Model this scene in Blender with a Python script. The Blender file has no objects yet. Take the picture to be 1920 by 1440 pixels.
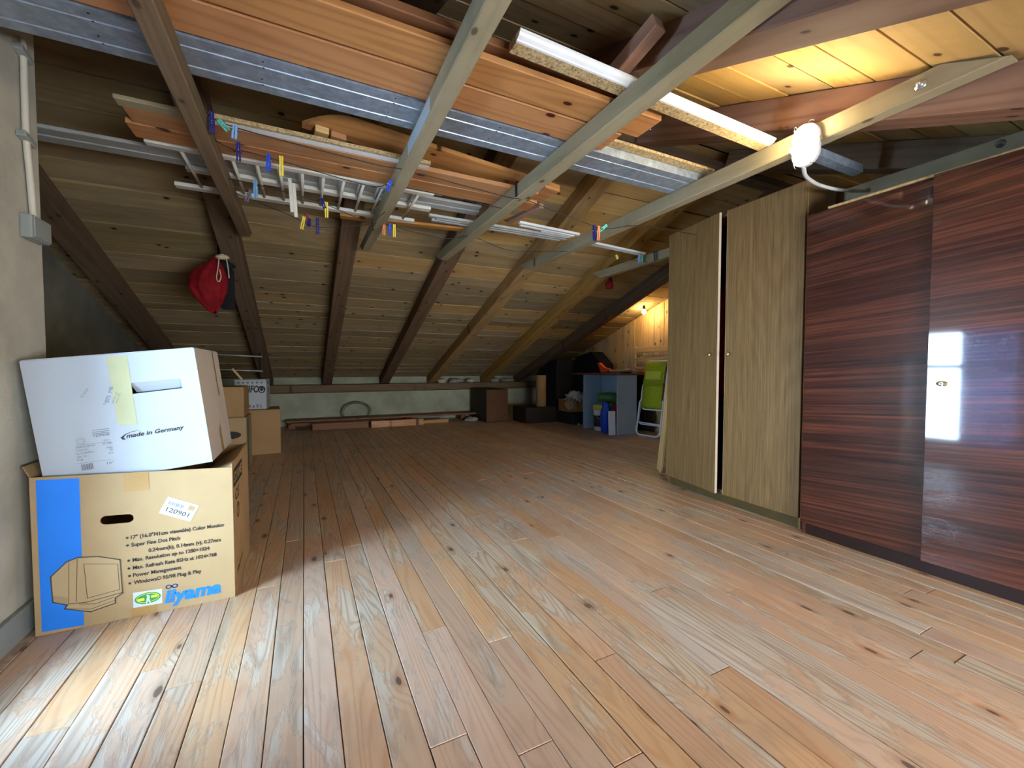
import bpy, bmesh, math, random
from mathutils import Vector, Matrix, Euler

S = bpy.context.scene
COL = S.collection
R = math.radians
rnd = random.Random(7)

# ------------------------------------------------------------------ camera, world, lights, exposure
F = 790.0
YAW = math.atan(390 / 790.0)
PITCH = math.atan(29 / 790.0)
cam_d = bpy.data.cameras.new('camera')
cam_d.sensor_width = 36
cam_d.sensor_fit = 'HORIZONTAL'
cam_d.lens = 36 * F / 1920
cam_d.clip_start = .02
cam = bpy.data.objects.new('camera', cam_d)
COL.objects.link(cam)
cam.location = (0, 0, .93)
cam.rotation_euler = (math.pi / 2 - PITCH, 0, -YAW)
S.camera = cam

W = bpy.data.worlds.new('sky')
S.world = W
W.use_nodes = True
bg = W.node_tree.nodes['Background']
bg.inputs[0].default_value = (.62, .8, 1, 1)
bg.inputs[1].default_value = 3.0


def area(name, loc, rot, sx, sy, power, color, spread=math.pi):
    l = bpy.data.lights.new(name, 'AREA')
    l.shape = 'RECTANGLE'
    l.size, l.size_y = sx, sy
    l.energy = power
    l.color = color
    l.spread = spread
    o = bpy.data.objects.new(name, l)
    COL.objects.link(o)
    o.location = loc
    o.rotation_euler = rot
    return o


# daylight in the left window; added fill in an assumed opening behind the camera
area('daylight_left', (-2.4, .8, 1.0), (0, R(-90), 0), 1.9, 3.4, 620, (.5, .75, 1), R(125))
area('fill_rear', (1.45, -1.95, .62), (R(90), 0, 0), 2.9, .9, 125, (.88, .94, 1), R(125))

S.view_settings.view_transform = 'Standard'
S.view_settings.look = 'None'
S.view_settings.gamma = 1
S.view_settings.use_curve_mapping = False
S.view_settings.exposure = 0.75
S.cycles.use_denoising = True
S.cycles.max_bounces = 7
S.cycles.diffuse_bounces = 4
S.cycles.use_adaptive_sampling = True
S.cycles.adaptive_threshold = .1
S.cycles.adaptive_min_samples = 10
S.cycles.transparent_max_bounces = 8
S.cycles.caustics_reflective = False
S.cycles.caustics_refractive = False
S.cycles.sample_clamp_indirect = 6


# ------------------------------------------------------------------ helpers
def lin(c):
    if isinstance(c, str):
        c = [int(c[i:i + 2], 16) / 255 for i in (0, 2, 4)]
    return tuple((v / 12.92 if v <= .04045 else ((v + .055) / 1.055) ** 2.4) for v in c) + (1,)


def tag(o, label=None, cat=None, group=None, kind=None):
    if label: o['label'] = label
    if cat: o['category'] = cat
    if group: o['group'] = group
    if kind: o['kind'] = kind
    return o


def empty(name, loc=(0, 0, 0), rot=(0, 0, 0), label=None, cat=None, group=None):
    o = bpy.data.objects.new(name, None)
    o.empty_display_size = .05
    COL.objects.link(o)
    o.location = loc
    o.rotation_euler = rot
    return tag(o, label, cat, group)


def obj(name, me, mat=None, parent=None, loc=(0, 0, 0), rot=(0, 0, 0), smooth=False):
    if isinstance(me, bmesh.types.BMesh):
        m = bpy.data.meshes.new(name)
        me.to_mesh(m)
        me.free()
        me = m
    o = bpy.data.objects.new(name, me)
    COL.objects.link(o)
    if mat is not None:
        for x in (mat if isinstance(mat, (list, tuple)) else [mat]):
            me.materials.append(x)
    if smooth:
        me.shade_smooth()
    o.parent = parent
    o.location = loc
    o.rotation_euler = rot
    return o


def pyd(name, verts, faces, mat=None, parent=None, **k):
    m = bpy.data.meshes.new(name)
    m.from_pydata([tuple(v) for v in verts], [], faces)
    m.update()
    return obj(name, m, mat, parent, **k)


def bm_box(bm, x0, x1, y0, y1, z0, z1, mi=0):
    v = [bm.verts.new(p) for p in ((x0, y0, z0), (x1, y0, z0), (x1, y1, z0), (x0, y1, z0), (x0, y0, z1), (x1, y0, z1), (x1, y1, z1), (x0, y1, z1))]
    for f in ((3, 2, 1, 0), (4, 5, 6, 7), (0, 1, 5, 4), (1, 2, 6, 5), (2, 3, 7, 6), (3, 0, 4, 7)):
        fc = bm.faces.new([v[i] for i in f])
        fc.material_index = mi
    return v


def box_bm(lx, ly, lz, bev=0.0, seg=1):
    bm = bmesh.new()
    bm_box(bm, -lx / 2, lx / 2, -ly / 2, ly / 2, -lz / 2, lz / 2)
    if bev:
        bmesh.ops.bevel(bm, geom=list(bm.edges), offset=bev, segments=seg, affect='EDGES', profile=.6)
    return bm


def box(name, x, y, z, mat, parent=None, bev=.002, rot=(0, 0, 0), seg=1):
    """box given by its extents; origin at its centre (parent-local)"""
    lx, ly, lz = abs(x[1] - x[0]), abs(y[1] - y[0]), abs(z[1] - z[0])
    b = min(bev, .3 * min(lx, ly, lz))
    return obj(name, box_bm(lx, ly, lz, b, seg), mat, parent, ((x[0] + x[1]) / 2, (y[0] + y[1]) / 2, (z[0] + z[1]) / 2), rot)


def frame_rot(d, up=(0, 0, 1)):
    x = Vector(d).normalized()
    u = Vector(up)
    y = u.cross(x).normalized()
    z = x.cross(y)
    return Matrix((x, y, z)).transposed().to_euler()


def beam(name, p0, p1, w, h, mat, parent=None, bev=.004, up=(0, 0, 1)):
    """board from p0 to p1 (centre line); local X runs along its length"""
    p0, p1 = Vector(p0), Vector(p1)
    L = (p1 - p0).length
    b = min(bev, .3 * min(w, h))
    return obj(name, box_bm(L, w, h, b), mat, parent, (p0 + p1) / 2, frame_rot(p1 - p0, up))


def tube_bm(bm, pts, r, n=8, closed=False, cap=True):
    pts = [Vector(p) for p in pts]
    N = len(pts)
    rings = []
    t0 = None
    for i, p in enumerate(pts):
        if closed:
            t = (pts[(i + 1) % N] - pts[i - 1]).normalized()
        else:
            t = (pts[min(i + 1, N - 1)] - pts[max(i - 1, 0)]).normalized()
        if t0 is None:
            a = Vector((0, 0, 1)) if abs(t.z) < .9 else Vector((1, 0, 0))
            u = t.cross(a).normalized()
        else:
            u = (u - t * u.dot(t)).normalized()
        t0 = t
        v = t.cross(u)
        rr = r[i] if isinstance(r, (list, tuple)) else r
        rings.append([bm.verts.new(p + (u * math.cos(2 * math.pi * k / n) + v * math.sin(2 * math.pi * k / n)) * rr) for k in range(n)])
    for i in range(N if closed else N - 1):
        a, b = rings[i], rings[(i + 1) % N]
        for k in range(n):
            bm.faces.new((a[k], a[(k + 1) % n], b[(k + 1) % n], b[k]))
    if cap and not closed:
        bm.faces.new(rings[0][::-1])
        bm.faces.new(rings[-1])


def tube(name, pts, r, mat, parent=None, n=8, closed=False, **k):
    bm = bmesh.new()
    tube_bm(bm, pts, r, n, closed)
    bmesh.ops.recalc_face_normals(bm, faces=bm.faces)
    return obj(name, bm, mat, parent, smooth=True, **k)


def smoothpath(pts, k=6):
    P = [Vector(p) for p in pts]
    out = []
    for i in range(len(P) - 1):
        a, b, c, d = P[max(i - 1, 0)], P[i], P[i + 1], P[min(i + 2, len(P) - 1)]
        for j in range(k):
            t = j / k
            out.append(.5 * ((2 * b) + (c - a) * t + (2 * a - 5 * b + 4 * c - d) * t * t + (3 * b - a - 3 * c + d) * t ** 3))
    out.append(P[-1])
    return out


def lathe(name, prof, mat, parent=None, n=20, **k):
    bm = bmesh.new()
    rings = [[bm.verts.new((r * math.cos(2 * math.pi * i / n), r * math.sin(2 * math.pi * i / n), z)) for i in range(n)] for r, z in prof]
    for a, b in zip(rings, rings[1:]):
        for i in range(n):
            bm.faces.new((a[i], a[(i + 1) % n], b[(i + 1) % n], b[i]))
    bm.faces.new(rings[0][::-1])
    bm.faces.new(rings[-1])
    bmesh.ops.recalc_face_normals(bm, faces=bm.faces)
    return obj(name, bm, mat, parent, smooth=True, **k)


def prism(name, poly, axis, a, b, mat, parent=None, **k):
    """polygon (2-D) extruded along axis from a to b; axis 0: (y,z), 1: (x,z), 2: (x,y)"""
    def P(p, t):
        return (t, p[0], p[1]) if axis == 0 else ((p[0], t, p[1]) if axis == 1 else (p[0], p[1], t))
    bm = bmesh.new()
    A = [bm.verts.new(P(p, a)) for p in poly]
    B = [bm.verts.new(P(p, b)) for p in poly]
    n = len(poly)
    bm.faces.new(A[::-1])
    bm.faces.new(B)
    for i in range(n):
        bm.faces.new((A[i], A[(i + 1) % n], B[(i + 1) % n], B[i]))
    bmesh.ops.recalc_face_normals(bm, faces=bm.faces)
    return obj(name, bm, mat, parent, **k)


def panel_with_hole(name, outer, holes, thick, mat, parent, axis_y=0.0):
    """vertical panel in the local XZ plane at y=axis_y, with holes, thickness towards +y"""
    bm = bmesh.new()
    for loop in [outer] + holes:
        vs = [bm.verts.new((p[0], 0, p[1])) for p in loop]
        for i in range(len(vs)):
            bm.edges.new((vs[i], vs[(i + 1) % len(vs)]))
    bmesh.ops.triangle_fill(bm, edges=list(bm.edges), use_beauty=True)
    bmesh.ops.recalc_face_normals(bm, faces=bm.faces)
    fs = list(bm.faces)
    if fs and fs[0].normal.y > 0:
        bmesh.ops.reverse_faces(bm, faces=fs)
    r = bmesh.ops.extrude_face_region(bm, geom=list(bm.faces))
    for v in [g for g in r['geom'] if isinstance(g, bmesh.types.BMVert)]:
        v.co.y += thick
    bmesh.ops.recalc_face_normals(bm, faces=bm.faces)
    o = obj(name, bm, mat, parent)
    o.location.y = axis_y
    return o


def flat(name, polys, mats, parent, M):
    """flat print: polys = [(points2d, material index, layer)], M maps (u,v,layer) -> parent-local"""
    V, Fc, mi = [], [], []
    for pts, m, lay in polys:
        b = len(V)
        V += [M(u, v, lay * .00025) for u, v in pts]
        Fc.append(list(range(b, b + len(pts))))
        mi.append(m)
    o = pyd(name, V, Fc, mats, parent)
    for p, m in zip(o.data.polygons, mi):
        p.material_index = m
    return o


def stroke(pts, w, closed=False):
    out = []
    n = len(pts)
    for i in range(n if closed else n - 1):
        a, b = Vector(pts[i]), Vector(pts[(i + 1) % n])
        d = (b - a).normalized()
        q = Vector((-d.y, d.x)) * w / 2
        e = d * w * .4
        out.append([tuple(a - e + q), tuple(a - e - q), tuple(b + e - q), tuple(b + e + q)])
    return out


def ell(cx, cy, rx, ry, n=24, a0=0):
    return [(cx + rx * math.cos(a0 + 2 * math.pi * i / n), cy + ry * math.sin(a0 + 2 * math.pi * i / n)) for i in range(n)]


def text(body, u, v, width, height, mat, parent, M, shear=0.0, bold=0.0, rot=0.0, name='lettering', lay=3):
    """lettering scaled to a given width and cap height, lower-left corner at (u,v)"""
    c = bpy.data.curves.new('t', 'FONT')
    c.body = body
    c.size = 1
    c.shear = shear
    c.offset = bold
    c.resolution_u = 3
    o = bpy.data.objects.new('t', c)
    COL.objects.link(o)
    bpy.context.view_layer.update()
    dg = bpy.context.evaluated_depsgraph_get()
    me = bpy.data.meshes.new_from_object(o.evaluated_get(dg))
    bpy.data.objects.remove(o)
    bpy.data.curves.remove(c)
    xs = [q.co.x for q in me.vertices]
    x0, x1 = min(xs), max(xs)
    sx = width / (x1 - x0)
    sy = height / .69
    cr, sr = math.cos(rot), math.sin(rot)
    for q in me.vertices:
        a, b = (q.co.x - x0) * sx, q.co.y * sy
        q.co = M(u + a * cr - b * sr, v + a * sr + b * cr, lay * .00025)
    return obj(name, me, mat, parent)


# ------------------------------------------------------------------ materials
class NT:
    def __init__(s, name):
        s.m = bpy.data.materials.new(name)
        s.m.use_nodes = True
        s.t = s.m.node_tree
        s.bsdf = s.t.nodes['Principled BSDF']

    def n(s, typ, **k):
        nd = s.t.nodes.new('ShaderNode' + typ)
        for a, b in k.items():
            if a == 'inp':
                for i, v in b.items():
                    if hasattr(v, 'node') or isinstance(v, bpy.types.NodeSocket):
                        s.t.links.new(v, nd.inputs[i])
                    else:
                        nd.inputs[i].default_value = v
            else:
                setattr(nd, a, b)
        return nd

    def math(s, op, a, b=None, clamp=False):
        nd = s.n('Math', operation=op, use_clamp=clamp)
        for i, v in enumerate((a, b)):
            if v is None: continue
            if isinstance(v, bpy.types.NodeSocket):
                s.t.links.new(v, nd.inputs[i])
            else:
                nd.inputs[i].default_value = v
        return nd.outputs[0]

    def mix(s, f, a, b, mode='MIX'):
        nd = s.n('Mix', data_type='RGBA', blend_type=mode)
        for i, v in ((0, f), (6, a), (7, b)):
            if isinstance(v, bpy.types.NodeSocket):
                s.t.links.new(v, nd.inputs[i])
            else:
                nd.inputs[i].default_value = v
        return nd.outputs[2]

    def ramp(s, f, stops):
        nd = s.n('ValToRGB')
        s.t.links.new(f, nd.inputs[0])
        e = nd.color_ramp.elements
        while len(e) < len(stops): e.new(.5)
        for q, (p, c) in zip(e, stops):
            q.position = p
            q.color = c if len(c) == 4 else tuple(c) + (1,)
        return nd.outputs[0]

    def step(s, f, a, b):
        nd = s.n('MapRange', interpolation_type='SMOOTHSTEP')
        s.t.links.new(f, nd.inputs[0])
        nd.inputs[1].default_value = a
        nd.inputs[2].default_value = b
        return nd.outputs[0]

    def noise(s, vec, scale, detail=3, rough=.55, dist=0):
        nd = s.n('TexNoise', inp={'Scale': scale, 'Detail': detail, 'Roughness': rough, 'Distortion': dist})
        s.t.links.new(vec, nd.inputs['Vector'])
        return nd.outputs[0]

    def scaled(s, vec, sc):
        nd = s.n('VectorMath', operation='MULTIPLY')
        s.t.links.new(vec, nd.inputs[0])
        nd.inputs[1].default_value = sc
        return nd.outputs[0]

    def set(s, **k):
        for a, v in k.items():
            a = a.replace('_', ' ')
            if isinstance(v, bpy.types.NodeSocket):
                s.t.links.new(v, s.bsdf.inputs[a])
            else:
                s.bsdf.inputs[a].default_value = v

    def bump(s, h, strength=.2, dist=.002):
        nd = s.n('Bump', inp={'Strength': strength, 'Distance': dist})
        s.t.links.new(h, nd.inputs['Height'])
        s.t.links.new(nd.outputs[0], s.bsdf.inputs['Normal'])


def wood(name, light, dark, knot='3a2418', rough=.6, ringscale=11, ring=.55, grain=.45, vary=.25, knots=.5, stain=None, stain_amt=.5,
         stain2=None, stain2_amt=.4, spec=.35, ksx=4.5, ksy=8, huevar=.003, kp=.4, swap=False, bump=.25):
    """boards whose local X runs along the grain"""
    T = NT(name)
    tc = T.n('TexCoord').outputs['Object']
    oi = T.n('ObjectInfo').outputs['Random']
    off = T.n('CombineXYZ', inp={0: T.math('MULTIPLY', oi, 71.3), 1: T.math('MULTIPLY', oi, 37.7), 2: T.math('MULTIPLY', oi, 13.1)}).outputs[0]
    v = T.n('VectorMath', operation='ADD', inp={0: tc, 1: off}).outputs[0]
    sx = T.n('SeparateXYZ', inp={0: v}).outputs
    nw = T.noise(T.scaled(v, (.32, 4.5, 4.5)), 1.0, 1.5, .4)
    ph = T.math('ADD', T.math('MULTIPLY', nw, ringscale * 16.0), T.math('MULTIPLY', sx[1], ringscale * 9.0))
    wv = T.math('ADD', T.math('MULTIPLY', T.math('SINE', ph), .5), .5)
    wv = T.math('POWER', wv, 2.2)
    gr = T.noise(T.scaled(v, (3.0, 170, 170)), 1.0, 3, .6)
    med = T.noise(T.scaled(v, (1.1, 9, 9)), 1.0, 3, .6)
    f = T.math('ADD', T.math('MULTIPLY', wv, ring), T.math('MULTIPLY', T.math('SUBTRACT', gr, .5), grain))
    f = T.math('ADD', f, T.math('MULTIPLY', T.math('SUBTRACT', med, .5), .7), clamp=True)
    c = T.mix(f, lin(light), lin(dark))
    if stain:
        w = T.n('NewGeometry').outputs['Position']
        sn = T.noise(T.scaled(w, (1.0, .75, 1.0)), 2.3, 6, .68, .6)
        sm = T.noise(T.scaled(v, (2.2, 10, 10)), 1.0, 4, .6)
        sf = T.math('ADD', T.math('MULTIPLY', sn, .6), T.math('MULTIPLY', sm, .4))
        c = T.mix(T.math('MULTIPLY', T.step(sf, .46, .6), stain_amt), c, lin(stain))
    if stain2:
        w = T.n('NewGeometry').outputs['Position']
        sn = T.noise(w, 5.1, 5, .7, .8)
        sm = T.noise(T.scaled(v, (1.5, 8, 8)), 1.7, 4, .6)
        sf = T.math('ADD', T.math('MULTIPLY', sn, .5), T.math('MULTIPLY', sm, .5))
        c = T.mix(T.math('MULTIPLY', T.step(sf, .5, .62), stain2_amt), c, lin(stain2))
    if knots:
        kv = T.n('TexVoronoi', feature='F1', voronoi_dimensions='2D', inp={'Vector': T.scaled(v, (ksx, ksy, ksy)), 'Scale': 1.0, 'Randomness': 1.0})
        pick = T.n('SeparateColor', inp={0: kv.outputs['Color']}).outputs[0]
        kd = T.math('ADD', kv.outputs['Distance'], T.math('MULTIPLY', T.math('SUBTRACT', gr, .5), .05))
        kd = T.math('ADD', kd, T.math('MULTIPLY', T.math('GREATER_THAN', pick, kp), 9.0))
        kd = T.math('ADD', kd, T.math('MULTIPLY', pick, .06))
        halo = T.step(kd, .26, .08)
        core = T.step(kd, .11, .07)
        c = T.mix(T.math('MULTIPLY', halo, knots * .5), c, lin(dark))
        c = T.mix(T.math('MULTIPLY', core, min(1, knots * 1.6)), c, lin(knot))
    hs = T.n('HueSaturation', inp={'Hue': T.math('ADD', T.math('MULTIPLY', T.math('FRACT', T.math('MULTIPLY', oi, 17.3)), huevar * 2), .5 - huevar),
                                   'Saturation': T.math('ADD', T.math('MULTIPLY', T.math('FRACT', T.math('MULTIPLY', oi, 5.7)), .16), .92),
                                   'Value': T.math('ADD', T.math('MULTIPLY', oi, vary), 1 - vary / 2), 'Color': c})
    T.set(Base_Color=hs.outputs[0], Specular_IOR_Level=spec)
    rr = T.math('ADD', T.math('MULTIPLY', med, .3), rough - .15)
    T.set(Roughness=rr)
    T.bump(T.math('ADD', gr, T.math('MULTIPLY', wv, .4)), bump, .0015)
    return T.m


def plain(name, col, rough=.6, metal=0., var=.12, scale=9, spec=.4, bump=0., fine=0.):
    T = NT(name)
    tc = T.n('TexCoord').outputs['Object']
    n1 = T.noise(tc, scale, 4, .6)
    c = lin(col)
    dk = tuple(x * (1 - var * 1.6) for x in c[:3]) + (1,)
    lt = tuple(min(1, x * (1 + var)) for x in c[:3]) + (1,)
    cc = T.ramp(n1, [(.3, dk), (.7, lt)])
    T.set(Base_Color=cc, Roughness=rough, Metallic=metal, Specular_IOR_Level=spec)
    if bump:
        T.bump(T.noise(tc, scale * (fine or 6), 4, .6), bump, .002)
    return T.m


def emit(name, col, strength):
    T = NT(name)
    T.set(Base_Color=(0.8, .8, .8, 1), Roughness=.4, Emission_Color=col + (1,), Emission_Strength=strength)
    return T.m


M = {}


def floorwood(name):
    """old varnished pine: varnish film worn off in ragged patches down to greyed, open grain"""
    T = NT(name)
    tc = T.n('TexCoord').outputs['Object']
    oi = T.n('ObjectInfo').outputs['Random']
    off = T.n('CombineXYZ', inp={0: T.math('MULTIPLY', oi, 71.3), 1: T.math('MULTIPLY', oi, 37.7), 2: T.math('MULTIPLY', oi, 13.1)}).outputs[0]
    v = T.n('VectorMath', operation='ADD', inp={0: tc, 1: off}).outputs[0]
    w = T.n('NewGeometry').outputs['Position']
    y = T.n('SeparateXYZ', inp={0: v}).outputs[1]
    kv = T.n('TexVoronoi', feature='F1', voronoi_dimensions='2D', inp={'Vector': T.scaled(v, (3.4, 8.5, 8.5)), 'Scale': 1.0, 'Randomness': 1.0})
    pick = T.n('SeparateColor', inp={0: kv.outputs['Color']}).outputs[0]
    gr = T.noise(T.scaled(v, (3.0, 190, 190)), 1.0, 3, .6)
    kd = T.math('ADD', kv.outputs['Distance'], T.math('MULTIPLY', T.math('SUBTRACT', gr, .5), .04))
    kd = T.math('ADD', kd, T.math('MULTIPLY', T.math('GREATER_THAN', pick, .2), 9.0))
    kd = T.math('ADD', kd, T.math('MULTIPLY', pick, .25))
    nw = T.noise(T.scaled(v, (.55, 6.0, 6.0)), 1.0, 1.5, .45)
    ph = T.math('ADD', T.math('MULTIPLY', nw, 150.0), T.math('MULTIPLY', y, 70.0))
    ph = T.math('ADD', ph, T.math('MULTIPLY', T.step(kd, .5, .05), 14.0))
    ring = T.math('POWER', T.math('ADD', T.math('MULTIPLY', T.math('SINE', ph), .5), .5), 3.0)
    med = T.noise(T.scaled(v, (1.3, 8, 8)), 1.0, 4, .6)
    f1 = T.math('ADD', T.math('MULTIPLY', ring, .35), T.math('ADD', T.math('MULTIPLY', T.math('SUBTRACT', gr, .5), .35), T.math('MULTIPLY', T.math('SUBTRACT', med, .45), .9)), clamp=True)
    lac = T.mix(f1, lin('cda786'), lin('ad8160'))
    f2 = T.math('ADD', T.math('MULTIPLY', ring, .75), T.math('MULTIPLY', T.math('SUBTRACT', gr, .45), .7), clamp=True)
    worn = T.mix(f2, lin('c8baa6'), lin('957f68'))
    mk = T.math('ADD', T.math('MULTIPLY', T.noise(T.scaled(v, (1.9, 8, 8)), 1.0, 6, .66, .7), .62), T.math('MULTIPLY', T.noise(w, 1.7, 4, .6, .4), .38))
    mask = T.step(mk, .505, .545)
    soft = T.step(mk, .44, .52)
    c = T.mix(T.math('MULTIPLY', soft, .35), lac, lin('c3b29c'))
    c = T.mix(T.math('MULTIPLY', mask, .72), c, worn)
    rim = T.math('MULTIPLY', T.math('SUBTRACT', T.step(mk, .497, .508), T.step(mk, .512, .525)), .22)
    c = T.mix(rim, c, lin('7d5637'))
    dirt = T.math('MULTIPLY', T.step(T.noise(w, 1.1, 5, .65, .3), .52, .7), .3)
    c = T.mix(dirt, c, lin('7f6a5c'))
    c = T.mix(T.math('MULTIPLY', T.step(kd, .24, .08), .45), c, lin('8f5f3c'))
    c = T.mix(T.math('MULTIPLY', T.step(kd, .10, .075), .85), c, lin('59443a'))
    hs = T.n('HueSaturation', inp={'Hue': T.math('ADD', T.math('MULTIPLY', T.math('FRACT', T.math('MULTIPLY', oi, 17.3)), .007), .4965),
                                   'Saturation': T.math('ADD', T.math('MULTIPLY', T.math('FRACT', T.math('MULTIPLY', oi, 5.7)), .3), .86),
                                   'Value': T.math('ADD', T.math('MULTIPLY', oi, .2), .9), 'Color': c})
    T.set(Base_Color=hs.outputs[0], Specular_IOR_Level=.45)
    T.set(Roughness=T.math('ADD', T.math('MULTIPLY', mask, .22), T.math('ADD', T.math('MULTIPLY', med, .2), .3)))
    T.bump(T.math('ADD', T.math('MULTIPLY', ring, -.6), T.math('ADD', T.math('MULTIPLY', mask, -1.2), T.math('MULTIPLY', gr, .6))), .3, .0012)
    return T.m


M['floor'] = floorwood('floorboard_pine')
M['sheath'] = wood('roof_board', 'a18b66', '75613f', knot='2e2118', rough=.85, ringscale=4, ring=.35, grain=.55, vary=.3, knots=.8, stain='857a62', stain_amt=.5,
                   ksx=5, ksy=7, kp=.3, spec=.2)
M['sheath_lamplit'] = wood('roof_board_lamplit', 'c09c62', '9b7843', knot='4a3220', rough=.8, ringscale=4, ring=.3, grain=.4, vary=.2, knots=.6, stain='a98f66', stain_amt=.4,
                       ksx=5, ksy=6, kp=.35, spec=.2)  # lamp glow of the right-hand roof bays put into the board colour
M['rafter'] = wood('rafter_timber', '6f5a46', '4b3b2d', rough=.85, ringscale=4, ring=.4, grain=.4, vary=.2, knots=.5, spec=.2)
M['rafter_red'] = wood('rafter_redbrown', '957360', '6e503e', rough=.8, ringscale=4, ring=.45, grain=.4, vary=.12, knots=.5, spec=.2)
M['rafter_lamplit'] = wood('rafter_timber_lamplit', 'a9864f', '7f6034', rough=.8, ringscale=4, ring=.4, grain=.4, vary=.12, knots=.5, spec=.2)  # rafter timber with the lamp's yellow light painted into its colour
M['tie'] = wood('tie_timber', '968a6e', '72664e', rough=.8, ringscale=4, ring=.25, grain=.5, vary=.1, knots=.45, stain='a89c82', stain_amt=.4, spec=.2)
M['tie_dark'] = wood('tie_dark', '7d6a52', '55432f', rough=.85, ringscale=4, ring=.3, grain=.45, vary=.12, knots=.4, spec=.2)
M['pine'] = wood('lacquered_pine', 'bb8450', '98643a', knot='4a1f10', rough=.42, ringscale=5, ring=.55, grain=.3, vary=.16, knots=.9, ksx=4.0, ksy=7.0, kp=.36, spec=.4)
M['pine_pale'] = wood('raw_pine', 'cfae7c', 'a5814f', knot='5a3a20', rough=.6, ringscale=5, ring=.45, grain=.3, vary=.2, knots=.6)
M['pine_dark'] = wood('old_pine', '85583a', '5f3e29', rough=.6, ringscale=5, ring=.5, grain=.3, vary=.2, knots=.5)
M['plaster'] = plain('plaster_wall', 'b8b4a6', .95, var=.14, scale=3.5, bump=.5, fine=14, spec=.1)
M['plaster_green'] = plain('plaster_knee', 'a6a993', .95, var=.16, scale=3, bump=.4, fine=10, spec=.1)
M['concrete'] = plain('gable_concrete', '8d8c7e', .95, var=.18, scale=3, bump=.6, fine=12, spec=.1)
M['dark'] = plain('dark_gap', '1c1612', .9, var=.1)
M['card'] = plain('cardboard', 'a98f69', .85, var=.05, scale=5, spec=.15)
M['card_dark'] = plain('cardboard_brown', 'a6845c', .85, var=.06, scale=5, spec=.15)
M['card_in'] = plain('cardboard_inside', 'a58a66', .9, var=.06, scale=5, spec=.1)
M['white_card'] = plain('white_cardboard', 'aeb4b8', .7, var=.03, scale=4, spec=.25)
M['white_card_in'] = plain('white_cardboard_side', 'bdb0a2', .8, var=.04, scale=4, spec=.2)
M['blue_ink'] = plain('blue_ink', '1f7be0', .6, var=.03)
M['ink'] = plain('dark_ink', '2c2a28', .7, var=.05)
M['ink_grey'] = plain('grey_ink', '73767c', .7, var=.05)
M['ink_line'] = plain('drawing_line', '4d4438', .7, var=.03)
M['draw'] = plain('drawing_fill', 'b0976f', .8, var=.03)
M['draw_sh'] = plain('drawing_shade', 'a08b66', .8, var=.03)
M['tape'] = plain('brown_tape', 'a5824f', .35, var=.06)
M['tape_clear'] = plain('clear_tape', 'b5b488', .3, var=.05)
M['paper'] = plain('white_paper', 'bfc6c8', .6, var=.02)
M['green_ink'] = plain('green_ink', '2f8f46', .5, var=.03)
M['yellow_ink'] = plain('yellow_ink', 'd8cf4a', .5, var=.03)
M['green_strip'] = plain('green_print', '4f7d68', .7, var=.05)
M['steel'] = plain('galvanised_steel', 'a6b3c2', .45, metal=.55, var=.2, scale=22, spec=.5)
M['alu'] = plain('aluminium', 'b4b6b2', .5, metal=.15, var=.08)
M['white_paint'] = plain('white_paint', 'd8d5c8', .5, var=.07)
M['white'] = plain('white_plastic', 'e4e6e6', .4, var=.04)
M['frame_white'] = plain('white_tube', 'e6ecf4', .35, var=.03)
M['wire'] = plain('dark_wire', '2a2522', .6)
M['wire_green'] = plain('green_wire', '4d5a48', .5)
M['pvc'] = plain('pvc_conduit', 'cfcabb', .5, var=.05)
M['junction'] = plain('junction_box', '8f9490', .5, var=.05)
M['cable'] = plain('white_cable', 'd6d6d2', .4)
M['bolt'] = plain('zinc_bolt', 'c4ccd4', .25, metal=.9, var=.05)
M['brass'] = plain('brass', 'c8b48c', .3, metal=.8, var=.08)
M['red_cloth'] = plain('red_cloth', '86121b', .8, var=.25, scale=18, spec=.2)
M['black_cloth'] = plain('black_cloth', '15151a', .9, var=.2)
M['cream_cloth'] = plain('cream_cloth', 'cfc4a4', .9, var=.1, scale=30)
M['lime'] = plain('lime_fabric', 'a9b428', .8, var=.06, scale=30, spec=.2)
M['lime_pad'] = plain('lime_pad', 'd0d04a', .8, var=.05, scale=20, spec=.2)
M['lime_dark'] = plain('lime_mesh_shade', '8f9a24', .8, var=.06, scale=30, spec=.2)
M['desk'] = plain('desk_panel', 'a3abb3', .5, var=.05, scale=3)
M['desk_in'] = plain('desk_inside', '8aa0b5', .5, var=.04, scale=3)
M['desk_top'] = plain('desk_top', '6b3a34', .4, var=.1)
M['navy'] = plain('navy_sheet', '14151d', .7, var=.2)
M['orange'] = plain('orange_plastic', 'f0602c', .45, var=.06)
M['blue_bag'] = plain('blue_bag', '1c44b4', .45, var=.15, scale=16)
M['bucket'] = plain('white_bucket', 'd8d9d2', .4, var=.04)
M['yellow_lid'] = plain('yellow_lid', 'c9bf4a', .5, var=.05)
M['bucket_black'] = plain('black_label', '22242a', .5)
M['green_bag'] = plain('green_bag', '3f6a3a', .5, var=.25, scale=14)
M['bag_white'] = plain('white_bag', 'c9cacb', .45, var=.2, scale=20)
M['bag_beige'] = plain('beige_bag', '9c8a70', .6, var=.2, scale=18)
M['rag'] = plain('grey_rag', 'a39f96', .9, var=.3, scale=14)
M['cab_brown'] = plain('cabinet_brown', '5f3c24', .45, var=.2, scale=4)
M['cab_dark'] = plain('cabinet_dark', '2b2119', .6, var=.1)
M['glass_base'] = plain('lamp_base', 'cfcfca', .4)
for k, c in dict(navy='1d2470', blue='2b50c8', lblue='7db0e0', teal='5cc9b4', yellow='e6cf4a', red='8f2a22', orange='e88b5a', grey='6a6470', white='e2e0d8').items():
    M['pin_' + k] = plain('peg_' + k, c, .4, var=.04)


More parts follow.
